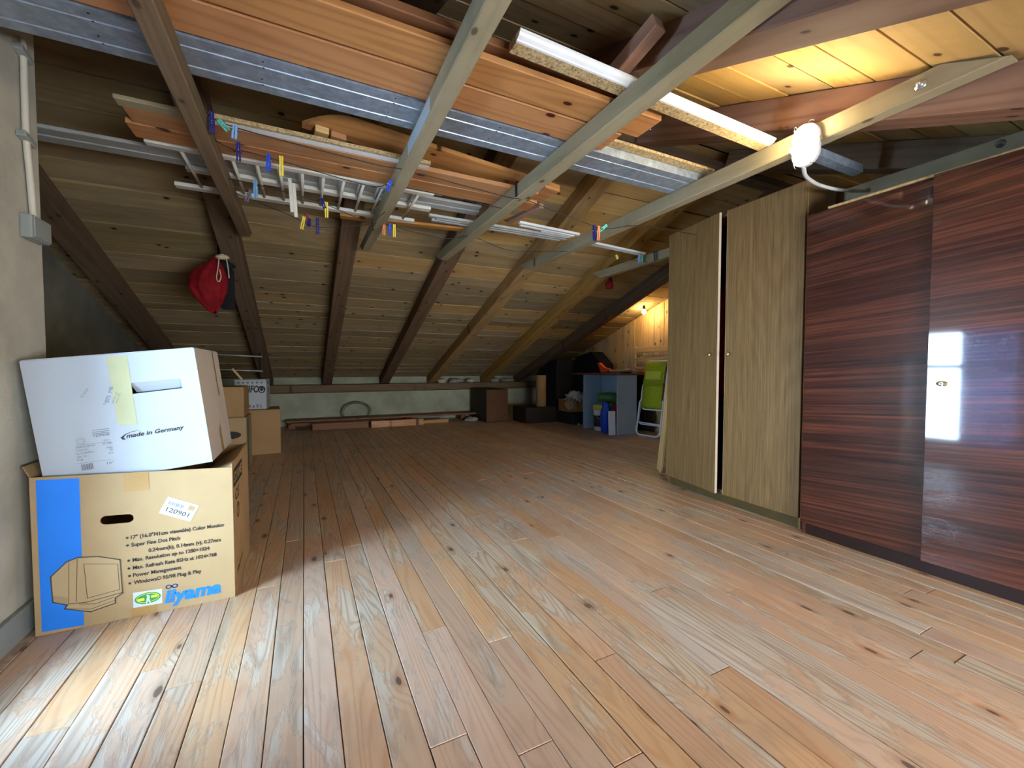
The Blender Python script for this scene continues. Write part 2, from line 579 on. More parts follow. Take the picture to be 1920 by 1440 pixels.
def veneer(name, c1, c2, c3, axis, rough, sc, coat=0.):
    T = NT(name)
    tc = T.n('TexCoord').outputs['Object']
    oi = T.n('ObjectInfo').outputs['Random']
    off = T.n('CombineXYZ', inp={0: T.math('MULTIPLY', oi, 9.3), 1: T.math('MULTIPLY', oi, 17.7), 2: T.math('MULTIPLY', oi, 3.1)}).outputs[0]
    v = T.n('VectorMath', operation='ADD', inp={0: tc, 1: off}).outputs[0]
    if axis == 'z':   # vertical grain
        a = T.noise(T.scaled(v, (110, 110, 1.6)), sc, 4, .65, .2)
        b = T.noise(T.scaled(v, (320, 320, 7)), 1, 3, .6)
        nw = T.noise(T.scaled(v, (4, 4, .35)), 1.0, 1.5, .4)
        wv = T.math('ADD', T.math('MULTIPLY', T.math('SINE', T.math('MULTIPLY', nw, 150.0)), .5), .5)
    else:
        w = T.n('VectorRotate', rotation_type='X_AXIS', inp={0: v, 3: R(4)}).outputs[0]
        a = T.noise(T.scaled(w, (1, .9, 85)), sc, 4, .6, .35)
        b = T.noise(T.scaled(w, (1, 8, 170)), 1, 3, .6)
        wv = T.noise(T.scaled(w, (1, .7, 7)), 1.0, 3, .6)
    f = T.math('ADD', T.math('MULTIPLY', a, .55), T.math('ADD', T.math('MULTIPLY', b, 0.4 if axis == 'z' else .15), T.math('MULTIPLY', wv, .05 if axis == 'z' else .3)))
    c = T.ramp(f, [(.34, lin(c3)), (.5, lin(c2)), (.66, lin(c1))] if axis == 'z' else [(.38, lin(c3)), (.5, lin(c2)), (.63, lin(c1))])
    T.set(Base_Color=c, Roughness=rough, Specular_IOR_Level=.2 if coat else .5, Coat_Weight=coat, Coat_Roughness=.05)
    if coat:
        T.bump(T.noise(tc, 5, 2, .5), .03, .01)
    else:
        T.bump(b, .1, .001)
    return T.m


M['oak'] = veneer('oak_veneer', '9a7d50', '83663e', '674d2c', 'z', .5, 1.0)
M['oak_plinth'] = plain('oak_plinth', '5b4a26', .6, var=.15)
M['oak_edge'] = plain('door_edge', 'cdb8a0', .6, var=.05)
M['mahog'] = veneer('mahogany_veneer', '6c3b29', '47251a', '26140f', 'y', .36, 1.0, coat=.9)
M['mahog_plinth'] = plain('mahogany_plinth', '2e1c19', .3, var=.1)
T = NT('chipboard')
tc = T.n('TexCoord').outputs['Object']
nz = T.noise(tc, 90, 4, .75)
T.set(Base_Color=T.ramp(nz, [(.35, lin('6e5638')), (.5, lin('b59a6c')), (.7, lin('cdb689'))]), Roughness=.9)
M['chip'] = T.m
T = NT('window_glass')
tr = T.n('BsdfTransparent').outputs[0]
gl = T.n('BsdfGlossy', inp={'Roughness': .02}).outputs[0]
mx = T.n('MixShader', inp={0: .06, 1: tr, 2: gl})
T.t.links.new(mx.outputs[0], T.t.nodes['Material Output'].inputs[0])
M['glass'] = T.m
T = NT('curtain_voile')
tr = T.n('BsdfTransparent').outputs[0]
df = T.n('BsdfDiffuse', inp={'Color': lin('8fa3cc')}).outputs[0]
tl = T.n('BsdfTranslucent', inp={'Color': lin('7f95c4')}).outputs[0]
m1 = T.n('MixShader', inp={0: .6, 1: df, 2: tl}).outputs[0]
m2 = T.n('MixShader', inp={0: .88, 1: tr, 2: m1})
T.t.links.new(m2.outputs[0], T.t.nodes['Material Output'].inputs[0])
M['voile'] = T.m
M['lamp_lens'] = emit('lamp_lens', (1, .8, .45), 125.0)
M['bulb'] = emit('bulb_glass', (1, .7, .28), 160.0)
M['trunk'] = M['navy']
#--END-MATERIALS--

# ------------------------------------------------------------------ the setting
XL, XG, XR, YB, YF = -.9, -1.8, 4.72, 7.62, -1.6


def zb(y): return .69 + .34 * (7.7 - y)      # underside of the far slope's rafters


def zf(y): return 1.56 + .405 * y            # underside of the near slope's rafters


AB, AF = math.atan(.34), math.atan(.405)
SH = .155                                    # rafter depth, measured upright
YR = (3.308 - 1.56) / .745                   # ridge


def prisms(name, polys, mat, axis=0):
    bm = bmesh.new()
    for poly, a, b in polys:
        def P(p, t):
            return (t, p[0], p[1]) if axis == 0 else (p[0], t, p[1])
        A = [bm.verts.new(P(p, a)) for p in poly]
        B = [bm.verts.new(P(p, b)) for p in poly]
        n = len(poly)
        bm.faces.new(A[::-1]); bm.faces.new(B)
        for i in range(n):
            bm.faces.new((A[i], A[(i + 1) % n], B[(i + 1) % n], B[i]))
    bmesh.ops.recalc_face_normals(bm, faces=bm.faces)
    return tag(obj(name, bm, mat), kind='structure')


# floor: one slab below, every board its own piece
floor = box('floor', (XG - .2, XR + .2), (YF - .2, YB + .4), (-.12, -.024), M['dark'], bev=0)
tag(floor, kind='structure')
fx = -.566 - .0935 * 13
cuts_seen = {}
i = 0
while fx < XR:
    w = .0935 * rnd.uniform(.93, 1.07)
    x0, x1 = max(fx, XG), min(fx + w, XR)
    if x1 - x0 > .02:
        y0 = 2.28 if x1 <= XL + .03 else YF
        ys = [y0]
        y = y0 + rnd.uniform(.4, 2.6)
        while y < YB - .5:
            ys.append(y)
            y += rnd.uniform(1.6, 3.4)
        ys.append(YB)
        for a, b in zip(ys, ys[1:]):
            p = obj('plank', box_bm(b - a - .0015, x1 - x0 - rnd.choice((.0015, .0022, .0035)), .024, .0016), M['floor'], floor,
                    ((x0 + x1) / 2 - floor.location.x, (a + b) / 2 - floor.location.y, -.012 + rnd.uniform(-.0012, .0006) - floor.location.z), (0, 0, R(90)))
    fx += w
    i += 1

# walls
tz = lambda y: zf(y) + SH + .01
wl = prisms('wall_left', [([(YF, 0), (.95, 0), (.95, tz(.95)), (YF, tz(YF))], -1.2, XL),
                          ([(1.72, 0), (2.28, 0), (2.28, tz(2.28)), (1.72, tz(1.72))], -1.2, XL),
                          ([(.95, 0), (1.72, 0), (1.72, .15), (.95, .15)], -1.2, XL),
                          ([(.95, 1.35), (1.72, 1.35), (1.72, tz(1.72)), (.95, tz(.95))], -1.2, XL),
                          ([(2.02, 0), (2.28, 0), (2.28, tz(2.28)), (2.02, tz(2.02))], XG - .2, -1.2)], M['plaster'])
prisms('wall_left_rear', [([(2.2, 0), (8.1, 0), (8.1, zb(8.1) + SH + .02), (YR, zb(YR) + SH + .02), (2.2, tz(2.2))], XG - .2, XG)], M['concrete'])
wb = prisms('wall_back', [([(YB, 0), (7.9, 0), (7.9, .53), (YB, .53)], XG, XR), ([(7.9, 0), (8.1, 0), (8.1, .72), (7.9, .78)], XG, XR)], M['plaster_green'])
prisms('wall_front', [([(-1.2, 0), (.4, 0), (.4, tz(YF)), (-1.2, tz(YF))], -1.8, YF), ([(2.5, 0), (XR, 0), (XR, tz(YF)), (2.5, tz(YF))], -1.8, YF),
                      ([(.4, 0), (2.5, 0), (2.5, .2), (.4, .2)], -1.8, YF), ([(.4, .98), (2.5, .98), (2.5, tz(YF)), (.4, tz(YF))], -1.8, YF)], M['plaster'], axis=1)
wr = prisms('wall_right', [([(YF, 0), (8.1, 0), (8.1, zb(8.1) + SH + .02), (YR, zb(YR) + SH + .02), (YF, tz(YF))], XR + .02, XR + .15)], M['dark'])
y = 2.9
k = 0
while y < 7.6:
    w = rnd.uniform(.085, .12)
    d = .0 if k % 2 else .006
    p = prism('board', [(-zb(y) - SH, -w / 2 + .002), (0, -w / 2 + .002), (0, w / 2 - .002), (-zb(y + w) - SH, w / 2 - .002)], 2, 0, .02, M['pine_pale'], wr)
    # local X along the board (upright), local Y across it
    p.rotation_euler = Matrix(((0, 0, 1), (0, 1, 0), (-1, 0, 0))).to_euler()
    p.location = (XR - d, y + w / 2, 0)
    y += w
    k += 1

# out of frame: left daylight window, plus one added behind the camera for fill
w1 = empty('window_1', (-1.05, 1.335, .15)); tag(w1, kind='structure')
for nm, yy, zz in (('window_frame', (-.385, -.32), (0, 1.2)), ('window_frame', (.335, .385), (0, 1.2)), ('window_frame', (-.32, .335), (0, .06)), ('window_frame', (-.32, .335), (1.14, 1.2)), ('window_frame', (-.32, .335), (.78, .82))):
    box(nm, (-.03, .03), yy, zz, M['white_paint'], w1)
box('pane', (-.004, .004), (-.32, .335), (.06, .78), M['glass'], w1, bev=0)
box('pane', (-.004, .004), (-.32, .335), (.82, 1.14), M['glass'], w1, bev=0)
w2 = empty('fill_window', (1.45, -1.7, .2)); tag(w2, kind='structure')
for xx, zz in (((-1.05, -.98), (0, .78)), ((.98, 1.05), (0, .78)), ((-.98, .98), (0, .06)), ((-.98, .98), (.72, .78)), ((-.03, .03), (.06, .72))):
    box('window_frame', xx, (-.03, .03), zz, M['white_paint'], w2)
for xx in ((-.98, -.03), (.03, .98)):
    box('pane', xx, (-.004, .004), (.06, .72), M['glass'], w2, bev=0)
cv, cf = [], []
n = 60
for a in range(n + 1):
    t = a / n
    yy = .97 + t * .42
    xx = -.93 + .018 * math.sin(t * 32) + .008 * math.sin(t * 15 + 1)
    cv += [(xx, yy, .08), (xx * 1.0, yy, 1.42)]
for a in range(n):
    cf.append((2 * a, 2 * a + 2, 2 * a + 3, 2 * a + 1))
cu = pyd('curtain', cv, cf, M['voile'], smooth=True)
sm = cu.modifiers.new('thick', 'SOLIDIFY'); sm.thickness = .0015
tag(cu, 'pale blue voile curtain hanging in the left window, seen mirrored in the wardrobe', 'curtain')
tag(box('baseboard_left', (XL, XL + .02), (YF, 2.28), (0, .1), M['junction'], bev=.003), kind='structure')

# roof boarding: a dark backing above, every board its own piece
cb = bmesh.new()
for A, B, zz in ((YR, 8.2, zb), (YF - .2, YR, zf)):
    v = [(XG - .2, A, zz(A) + SH + .024), (XR + .2, A, zz(A) + SH + .024), (XR + .2, B, zz(B) + SH + .024), (XG - .2, B, zz(B) + SH + .024)]
    lo = [cb.verts.new(q) for q in v]
    hi = [cb.verts.new((q[0], q[1], q[2] + .05)) for q in v]
    cb.faces.new(lo[::-1]); cb.faces.new(hi)
    for j in range(4):
        cb.faces.new((lo[j], lo[(j + 1) % 4], hi[(j + 1) % 4], hi[j]))
bmesh.ops.recalc_face_normals(cb, faces=cb.faces)
ceil = tag(obj('ceiling', cb, M['dark']), kind='structure')
raf_x = [-1.52, -.52, .36, 1.28, 2.145, 3.05, 3.98]


def roofrow(ya, yb, zfun, ang, xs, matf):
    L = (yb - ya) / math.cos(ang)
    ym = (ya + yb) / 2
    for a, b in zip(xs, xs[1:]):
        j = rnd.uniform(-.004, .006)
        obj('board', box_bm(b - a - .003, L - rnd.choice((.006, .009, .016)), .02, .002), matf((a + b) / 2, ym), ceil,
            ((a + b) / 2, ym, zfun(ym) + SH + .010 / math.cos(ang) + j), (ang, 0, 0))


def breaks(lo, hi, n):
    s = sorted(rnd.sample([x for x in raf_x if lo + .3 < x < hi - .3], n))
    return [lo] + s + [hi]


rows = [YR + .01, 2.55, 2.77, 2.98, 3.2, 3.42, 3.63, 3.82, 4.0, 4.23, 4.47, 4.62, 4.85, 5.11, 5.33, 5.48, 5.63, 5.8, 5.97, 6.16, 6.35, 6.55, 6.74, 6.99, 7.24, 7.43, 7.61, 7.8, 8.05]
for a, b in zip(rows, rows[1:]):
    yel = rnd.random() < .6
    roofrow(a, b, zb, -AB, breaks(XG - .1, XR + .1, rnd.choice((2, 3))), lambda x, y: M['sheath_lamplit'] if (x > 1.3 and y < 6.3 and (yel or y < 4.6)) else M['sheath'])  # boards in the lamp's bays take the lamplight-tinted colour
rows = [.908, 1.06, 1.25, 1.43, 1.62, 1.8, 1.98, 2.16, YR - .01]
y = .908
lo = []
for w in (.19, .17, .185, .2, .18, .17, .19, .18, .2, .18, .17, .19, .2, .19):
    lo.append(y - w); y -= w
rows = lo[::-1] + rows
for a, b in zip(rows, rows[1:]):
    roofrow(a, b, zf, AF, [-1.3, 1.28, rnd.choice((3.05, 3.98)), XR + .1], lambda x, y: M['sheath_lamplit'] if x > 1.2 else M['sheath'])

# rafters of the far slope
def rafter(xa, xb, w, y0, y1, zfun, mat, label, ang, drop=0.0):
    h = SH * math.cos(ang)
    p = [Vector((x, y, zfun(y) + SH / 2 - .001 + drop)) for x, y in ((xa, y0), (xb, y1))]
    o = beam('rafter', p[0], p[1], w, h, mat, bev=.005)
    return tag(o, label, 'rafter', 'roof rafters')


rafter(-1.53, -1.53, .15, YR + .09, 7.9, zb, M['rafter'], 'dark rafter against the left gable wall of the far slope', AB)
rafter(-.525, -.525, .15, YR + .09, 7.9, zb, M['rafter'], 'dark brown rafter from which the red bag hangs', AB)
rafter(.36, .35, .145, YR + .09, 7.9, zb, M['rafter'], 'red-brown rafter of the far slope above the coil of wire', AB)
rafter(1.28, 1.295, .15, YR + .09, 7.9, zb, M['rafter'], 'two-toned rafter of the far slope meeting the knotty grey tie', AB)
rafter(2.145, 2.16, .15, YR + .09, 7.9, zb, M['rafter_lamplit'], 'lamplight-tinted rafter of the far slope joined to the tie that carries the lamp', AB)
rafter(3.03, 3.25, .15, YR + .09, 7.9, zb, M['rafter_lamplit'], 'lamplight-tinted rafter of the far slope with a small red bag on it', AB)
rafter(3.98, 3.99, .13, YR + .09, 7.9, zb, M['rafter'], 'dark rafter of the far slope beside the boarded right wall', AB)
# rafters of the near slope
rafter(-.525, -.525, .15, YF, YR - .09, zf, M['rafter'], 'rafter of the near slope above the cardboard boxes, mostly out of view', -AF)
rafter(.36, .36, .145, YF, YR - .09, zf, M['rafter'], 'dark rafter of the near slope behind the lacquered planks', -AF)
rafter(1.285, 1.285, .17, YF, YR - .09, zf, M['rafter_red'], 'heavy brown rafter of the near slope at the upper right', -AF, .02)
rafter(2.15, 2.15, .15, YF, YR - .09, zf, M['rafter_red'], 'reddish rafter of the near slope right behind the lit lamp', -AF)
rafter(3.05, 3.05, .15, YF, YR - .09, zf, M['rafter'], 'dark rafter of the near slope above the mahogany wardrobe', -AF)
tag(beam('ridge_beam', (XG, YR, zb(YR) + .01), (XR, YR, zb(YR) + .01), .12, .06, M['rafter'], bev=.004), 'ridge board running along the top of the roof', 'beam')
tag(beam('wall_plate', (XG, 7.66, .6), (XR, 7.66, .6), .13, .12, M['tie_dark'], bev=.006), 'rough timber wall plate lying on the low back wall', 'beam')

# collar ties
ZT0, ZT1 = 1.91, 1.99


def tie(x0, x1, mat, label, yb0=3.72, yb1=3.9, dz=0.0, front=.52):
    w = x1 - x0
    y0, y1 = front, front + .17
    yc = 2.1
    bm = bmesh.new()
    pts = [(y0 - yc, 0), (yb0 - yc, 0), (yb1 - yc, ZT1 - ZT0), (y1 - yc, ZT1 - ZT0)]
    A = [bm.verts.new((p[0], -w / 2, p[1])) for p in pts]
    B = [bm.verts.new((p[0], w / 2, p[1])) for p in pts]
    bm.faces.new(A); bm.faces.new(B[::-1])
    for j in range(4):
        bm.faces.new((A[j], B[j], B[(j + 1) % 4], A[(j + 1) % 4]))
    bmesh.ops.recalc_face_normals(bm, faces=bm.faces)
    bmesh.ops.bevel(bm, geom=list(bm.edges), offset=.004, segments=1, affect='EDGES')
    o = obj('collar_tie', bm, mat, None, ((x0 + x1) / 2, yc, ZT0 + dz), (0, 0, R(90)))
    return tag(o, label, 'beam', 'collar ties')


tie(-.41, -.345, M['tie_dark'], 'leftmost collar tie, dark at its far end above the red bag')
t2 = tie(.45, .515, M['tie'], 'grey collar tie with a pale blue painted patch on its side')
t3 = tie(1.11, 1.185, M['tie'], 'grey collar tie with dark wire wrapped round it')
t4 = tie(2.0, 2.065, M['tie'], 'collar tie that carries the lit lamp')
t5 = tie(2.885, 2.945, M['tie'], 'grey collar tie above the mahogany wardrobe', 3.7, 3.85)


def bolt(t, y, z):
    e = lathe('bolt', [(.019, 0), (.019, .003), (.011, .003), (.011, .011), (.006, .011), (.006, .022), (.0, .022)], M['bolt'], t, n=8)
    e.location = (y - 2.1, t.dimensions.y / 2 if False else .0335, z - ZT0)
    e.rotation_euler = (R(-90), 0, 0)


bolt(t4, .74, 1.947)
bolt(t5, .775, 1.96)
pp = box('painted_patch', (1.62 - 2.1, 2.0 - 2.1), (.0327, .0337), (.006, .064), M['white_card'], t2, bev=0)
pp['label'] = 'pale blue painted patch'
#--END-STRUCTURE--


# ------------------------------------------------------------------ wardrobes
oa = Vector((2.562, 1.42, 0)); ob = Vector((2.645, 2.49, 0))
ang = math.atan2(ob.x - oa.x, ob.y - oa.y)          # front runs along local +Y
ow = empty('wardrobe', oa, (0, 0, -ang), 'tall oak-veneer wardrobe with two doors standing ajar', 'wardrobe')
OL = (ob - oa).length
box('side_panel', (0, .24), (0, .018), (0, 1.985), M['oak'], ow)
box('side_panel', (0, .24), (OL - .018, OL), (0, 1.985), M['oak'], ow)
box('back_panel', (.232, .24), (.018, OL - .018), (.065, 1.985), M['cab_dark'], ow, bev=0)
box('top_panel', (0, .232), (.018, OL - .018), (1.967, 1.985), M['oak'], ow)
box('bottom_panel', (0, .232), (.018, OL - .018), (.065, .083), M['oak'], ow)
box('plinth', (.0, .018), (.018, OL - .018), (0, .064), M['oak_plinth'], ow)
for z in (.7, 1.5):
    box('shelf', (.02, .232), (.018, OL - .018), (z, z + .016), M['cab_dark'], ow)


def oakdoor(hinge_y, free, w, side):
    d = empty('d', (-.001, hinge_y, 0)); bpy.data.objects.remove(d)
    a = math.atan2(free[0], abs(free[1] - hinge_y))
    s = 1 if side > 0 else -1
    o = obj('door', box_bm(.018, w, 1.918, .0015), M['oak'], ow, (-.011 - math.sin(a) * w / 2, hinge_y + s * math.cos(a) * w / 2, .067 + .959), (0, 0, s * a))
    eb = obj('edge_band', box_bm(.0185, .0012, 1.919, 0), M['oak_edge'], o, (0, s * (w / 2 + .0004), 0))
    return o


dl = oakdoor(OL - .002, (.092, 0), .525, -1)
dl.rotation_euler = (0, 0, -.085); dl.location = (-.011 - math.sin(.085) * .525 / 2, OL - .002 - math.cos(.085) * .525 / 2, 1.026)
dr = oakdoor(.002, (.0, 0), .5, 1)
dr.rotation_euler = (0, 0, .05); dr.location = (-.011 - math.sin(.05) * .25, .002 + .25, 1.026)
for d, yy in ((dl, -.21), (dr, .215)):
    kb = lathe('knob', [(.004, 0), (.004, .012), (.011, .016), (.013, .022), (.010, .028), (.0, .029)], M['brass'], d, n=14)
    kb.location = (-.009, yy, .0); kb.rotation_euler = (0, R(-90), 0)
kh = lathe('keyhole', [(.008, 0), (.008, .002), (.004, .002), (.0, .001)], M['brass'], dr, n=14)
kh.location = (-.009, .205, -.07); kh.rotation_euler = (0, R(-90), 0)
cv, cf = [], []
for a in range(9):
    for b in range(13):
        cv.append((.07 + .02 * math.sin(a * 1.9), -.0 + a * .018, b * .065 + .01 * math.sin(a)))
for a in range(8):
    for b in range(12):
        q = a * 13 + b
        cf.append((q, q + 13, q + 14, q + 1))
rc = pyd('red_garment', cv, cf, M['red_cloth'], None, smooth=True)
rc.modifiers.new('t', 'SOLIDIFY').thickness = .004
rc.location = oa + Vector((.03, .535, .73)); rc.rotation_euler = (0, 0, -ang)
tag(rc, 'red garment hanging inside the oak wardrobe, seen through the door gap', 'clothing')

dw = empty('wardrobe', (2.52, .845, 0), (0, 0, 0), 'dark glossy mahogany wardrobe at the right, its right door ajar', 'wardrobe')
box('side_panel', (0, .53), (.525, .545), (0, 1.77), M['mahog'], dw)
box('side_panel', (0, .53), (-.545, -.525), (0, 1.77), M['mahog'], dw)
box('top_panel', (0, .53), (-.525, .525), (1.75, 1.77), M['mahog'], dw)
box('bottom_panel', (0, .53), (-.525, .525), (.066, .084), M['mahog'], dw)
box('back_panel', (.52, .53), (-.525, .525), (.084, 1.75), M['cab_dark'], dw, bev=0)
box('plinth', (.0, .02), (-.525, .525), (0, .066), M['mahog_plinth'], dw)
lft = box('door', (-.02, -.001), (.018, .543), (.067, 1.772), M['mahog'], dw, bev=.0015)
rgt = obj('door', box_bm(.019, .53, 1.705, .0015), M['mahog'], dw, (-.011 - math.sin(R(3.2)) * .265, -.515 + .265, .067 + .8525), (0, 0, R(3.2)))
bx = lathe('keyhole', [(.0, 0), (.02, .0), (.018, .003), (.006, .004), (.0, .001)], M['brass'], rgt, n=16)
bx.location = (-.0095, .215, -.055); bx.rotation_euler = (0, R(-90), 0); bx.scale = (.6, 1, 1)
ky = box('key', (-.03, -.01), (.208, .212), (-.066, -.05), M['bolt'], rgt, bev=.001)
tag(box('wood_strip', (2.492, 2.512), (.55, 1.285), (1.7725, 1.784), M['pine_pale'], bev=.002), 'thin pale wooden strip lying on the front edge of the mahogany wardrobe', 'strip')

# ------------------------------------------------------------------ boxes on the left
ib = empty('cardboard_box', (-.558, 2.272, 0), (0, 0, 0), 'brown cardboard monitor box with a blue stripe, standing on the floor', 'box', 'cardboard boxes on the left')
W2, D2, HH = .2915, .26, .545
fp = panel_with_hole('front_panel', [(-W2, 0), (W2, 0), (W2, .532), (-W2, .556)],
                     [[(-.097 + .016 * math.cos(a), .378 + .016 * math.sin(a)) for a in [math.pi / 2 + math.pi * i / 8 for i in range(9)]] +
                      [(-.035 + .016 * math.cos(a), .375 + .016 * math.sin(a)) for a in [-math.pi / 2 + math.pi * i / 8 for i in range(9)]]],
                     .005, M['card'], ib, -D2)
for x0, x1 in ((-W2, -W2 + .005), (W2 - .005, W2)):
    box('side_panel', (x0, x1), (-D2 + .005, D2), (0, HH), M['card_dark'] if x1 > 0 else M['card'], ib, bev=.001)
box('back_panel', (-W2 + .005, W2 - .005), (D2 - .005, D2), (0, HH), M['card'], ib, bev=.001)
box('bottom_panel', (-W2 + .005, W2 - .005), (-D2 + .005, D2 - .005), (0, .005), M['card'], ib, bev=.001)
pyd('flap', [(W2 - .002, -D2 + .01, .54), (W2 - .002, D2, .555), (W2 - .10, D2 - .06, .50), (W2 - .10, -D2 + .05, .5)], [(0, 1, 2, 3)], M['card_in'], ib).modifiers.new('t', 'SOLIDIFY').thickness = .004
pyd('flap', [(-W2 + .002, -D2 + .01, .55), (-W2 + .002, D2, .55), (-W2 - .03, D2 - .04, .59), (-W2 - .03, -D2 + .04, .59)], [(0, 1, 2, 3)], M['card_in'], ib).modifiers.new('t', 'SOLIDIFY').thickness = .004
MF = lambda u, v, l: (u + .558, -D2 - .0006 - l, v)
flat('blue_stripe', [([(-.833, .012), (-.724, .008), (-.722, .541), (-.833, .546)], 0, 1)], [M['blue_ink']], ib, MF)
flat('tape', [([(-.603, .475), (-.529, .475), (-.529, .544), (-.603, .546)], 0, 2)], [M['tape']], ib, MF)
flat('tape', [([(-.592, .002), (-.518, .002), (-.518, .033), (-.594, .034)], 0, 1)], [M['tape']], ib, MF)
out = [(-.805, .202), (-.763, .247), (-.733, .257), (-.68, .25), (-.619, .226), (-.615, .1), (-.636, .086), (-.636, .067), (-.704, .052), (-.772, .08), (-.765, .092), (-.802, .111)]
polys = [(out, 1, 3), ([(-.802, .112), (-.765, .094), (-.757, .245), (-.803, .2)], 1, 4), ([(-.802, .112), (-.765, .094), (-.764, .12), (-.802, .135)], 2, 5),
         ([(-.757, .096), (-.712, .104), (-.62, .104), (-.62, .224), (-.733, .254), (-.755, .246)], 1, 5)]
for st in (stroke(out, .0035, True), stroke([(-.735, .252), (-.742, .098)], .0018), stroke([(-.757, .245), (-.762, .094)], .0014),
           stroke([(-.718, .23), (-.626, .211), (-.623, .115), (-.712, .104)], .0018, True), stroke([(-.76, .095), (-.712, .09), (-.617, .102)], .0022),
           stroke([(-.77, .08), (-.704, .062), (-.636, .078)], .0016), stroke([(-.735, .088), (-.69, .078), (-.64, .09)], .0016)):
    polys += [(p, 0, 6) for p in st]
flat('monitor_drawing', polys, [M['ink_line'], M['draw'], M['draw_sh']], ib, MF)
lines = [('17" (16.0"/41cm viewable) Color Monitor', -.587, .2965, .291), ('Super Fine Dot Pitch', -.586, .268, .145), ('0.24mm(h), 0.14mm (v), 0.27mm', -.537, .238, .227),
         ('Max. Resolution up to 1280\u00d71024', -.584, .2105, .236), ('Max. Refresh Rate 85Hz at 1024\u00d7768', -.584, .181, .259), ('Power Management', -.584, .1525, .145), ('Windows\u00ae 95/98 Plug & Play', -.583, .1245, .207)]
for i, (t, u, v, w) in enumerate(lines):
    text(t, u, v, w, .0135, M['ink'], ib, MF, bold=.028)
bl = []
for u, v in ((-.597, .303), (-.597, .2745), (-.595, .217), (-.595, .1875), (-.594, .159), (-.594, .131)):
    flat('bullet', [(ell(u, v, .0042, .0042, 12), 0, 3)], [M['ink']], ib, MF)
text('iiyama', -.494, .031, .182, .048, M['blue_ink'], ib, MF, shear=.18, bold=.045, name='brand_lettering')
flat('brand_mark', [(p, 0, 3) for q in (ell(-.480, .091, .008, .0065, 16), ell(-.461, .091, .008, .0065, 16)) for p in stroke(q, .0032, True)], [M['blue_ink']], ib, MF)
cs, sn = math.cos(R(-27)), math.sin(R(-27))
SU = lambda a, b: (-.473 + a * cs - b * sn * -1 * -1, .441 + a * sn + b * cs)
st = [SU(0, 0), SU(.108, 0), SU(.108, -.066), SU(0, -.066)]
pl = [(st, 0, 3), ([SU(.078, -.008), SU(.1, -.008), SU(.1, -.026), SU(.078, -.026)], 2, 4)]
a = .012
while a < .062:
    ww = rnd.choice((.0012, .002, .003))
    pl.append(([SU(a, -.014), SU(a + ww, -.014), SU(a + ww, -.027), SU(a, -.027)], 1, 4))
    a += ww + rnd.choice((.0012, .002))
sk = flat('address_sticker', pl, [M['paper'], M['ink_grey'], M['draw_sh']], ib, MF)
p0 = SU(.016, -.053)
text('120901', p0[0], p0[1], .076, .0165, M['ink'], sk, MF, rot=R(-27), lay=6)
g = flat('golf_sticker', [([(-.586, .035), (-.5, .033), (-.5, .089), (-.586, .093)], 0, 3), (ell(-.543, .063, .039, .0215, 28), 1, 4), (ell(-.543, .064, .034, .017, 28), 2, 5), (ell(-.543, .064, .032, .0155, 28), 1, 6),
                          ([(-.573, .056), (-.553, .056), (-.553, .066), (-.573, .066)], 2, 7), ([(-.533, .062), (-.514, .062), (-.514, .071), (-.533, .071)], 2, 7),
                          ([(-.549, .042), (-.546, .042), (-.542, .055), (-.537, .042), (-.534, .042), (-.538, .06), (-.536, .07), (-.541, .076), (-.548, .076), (-.545, .07), (-.547, .058)], 0, 8)],
         [M['paper'], M['green_ink'], M['yellow_ink']], ib, MF)
MS = lambda u, v, l: (W2 + .0006 + l, u - 2.272, v)
flat('side_print', [([(2.04, .44), (2.30, .44), (2.30, .515), (2.04, .515)], 0, 1)] + [(p, 0, 2) for p in stroke(ell(2.15, .32, .035, .03, 20), .006, True)] +
     [(p, 0, 2) for p in stroke([(2.15, .3), (2.15, .33), (2.135, .342)], .005) + stroke([(2.15, .33), (2.165, .342)], .005)], [M['ink']], ib, MS)
text('SYAME', 2.055, .458, .23, .04, M['card_dark'], ib, MS, bold=.03)
text('CE', 2.075, .375, .11, .045, M['ink'], ib, MS)
text('Made in', 2.09, .06, .15, .025, M['ink'], ib, MS, rot=R(8))

wt = R(6.5)
WO = Vector((-.578, 2.29, .529))
wbx = empty('cardboard_box', WO, (0, -wt, 0), 'white cardboard box tilted on top of the brown monitor box', 'box', 'cardboard boxes on the left')


def WBL(X_, z_):
    dx = X_ * .99 - WO.x
    dz = .93 + (z_ - .93) * .99 - WO.z
    return dx * math.cos(wt) + dz * math.sin(wt), -dx * math.sin(wt) + dz * math.cos(wt)


h0 = [WBL(-.591, .875), WBL(-.435, .892), WBL(-.431, .853), WBL(-.584, .834)]
panel_with_hole('front_panel', [(-.245, 0), (.245, 0), (.245, .456), (-.245, .456)], [h0[::-1]], .004, M['white_card'], wbx, -.25)
hb = bmesh.new()
pyd('handle_flap', [(h0[0][0], -.247, h0[0][1]), (h0[1][0], -.247, h0[1][1]), (h0[2][0] - .006, -.222, h0[2][1] + .003), (h0[3][0] + .008, -.222, h0[3][1] + .003)], [(0, 1, 2, 3)], M['white_card'], wbx)
box('side_panel', (-.245, -.241), (-.246, .246), (0, .456), M['white_card'], wbx, bev=.001)
box('side_panel', (.241, .245), (-.246, .246), (0, .456), M['white_card_in'], wbx, bev=.001)
box('back_panel', (-.245, .245), (.246, .25), (0, .456), M['white_card'], wbx, bev=.001)
box('bottom_panel', (-.241, .241), (-.246, .246), (0, .004), M['white_card'], wbx, bev=.001)
box('flap', (-.243, .243), (-.248, -.002), (.456, .46), M['white_card'], wbx, bev=.001)
box('flap', (-.243, .243), (.002, .248), (.456, .46), M['white_card'], wbx, bev=.001)
hb.free()
MW = lambda u, v, l: (u, -.2506 - l, v)
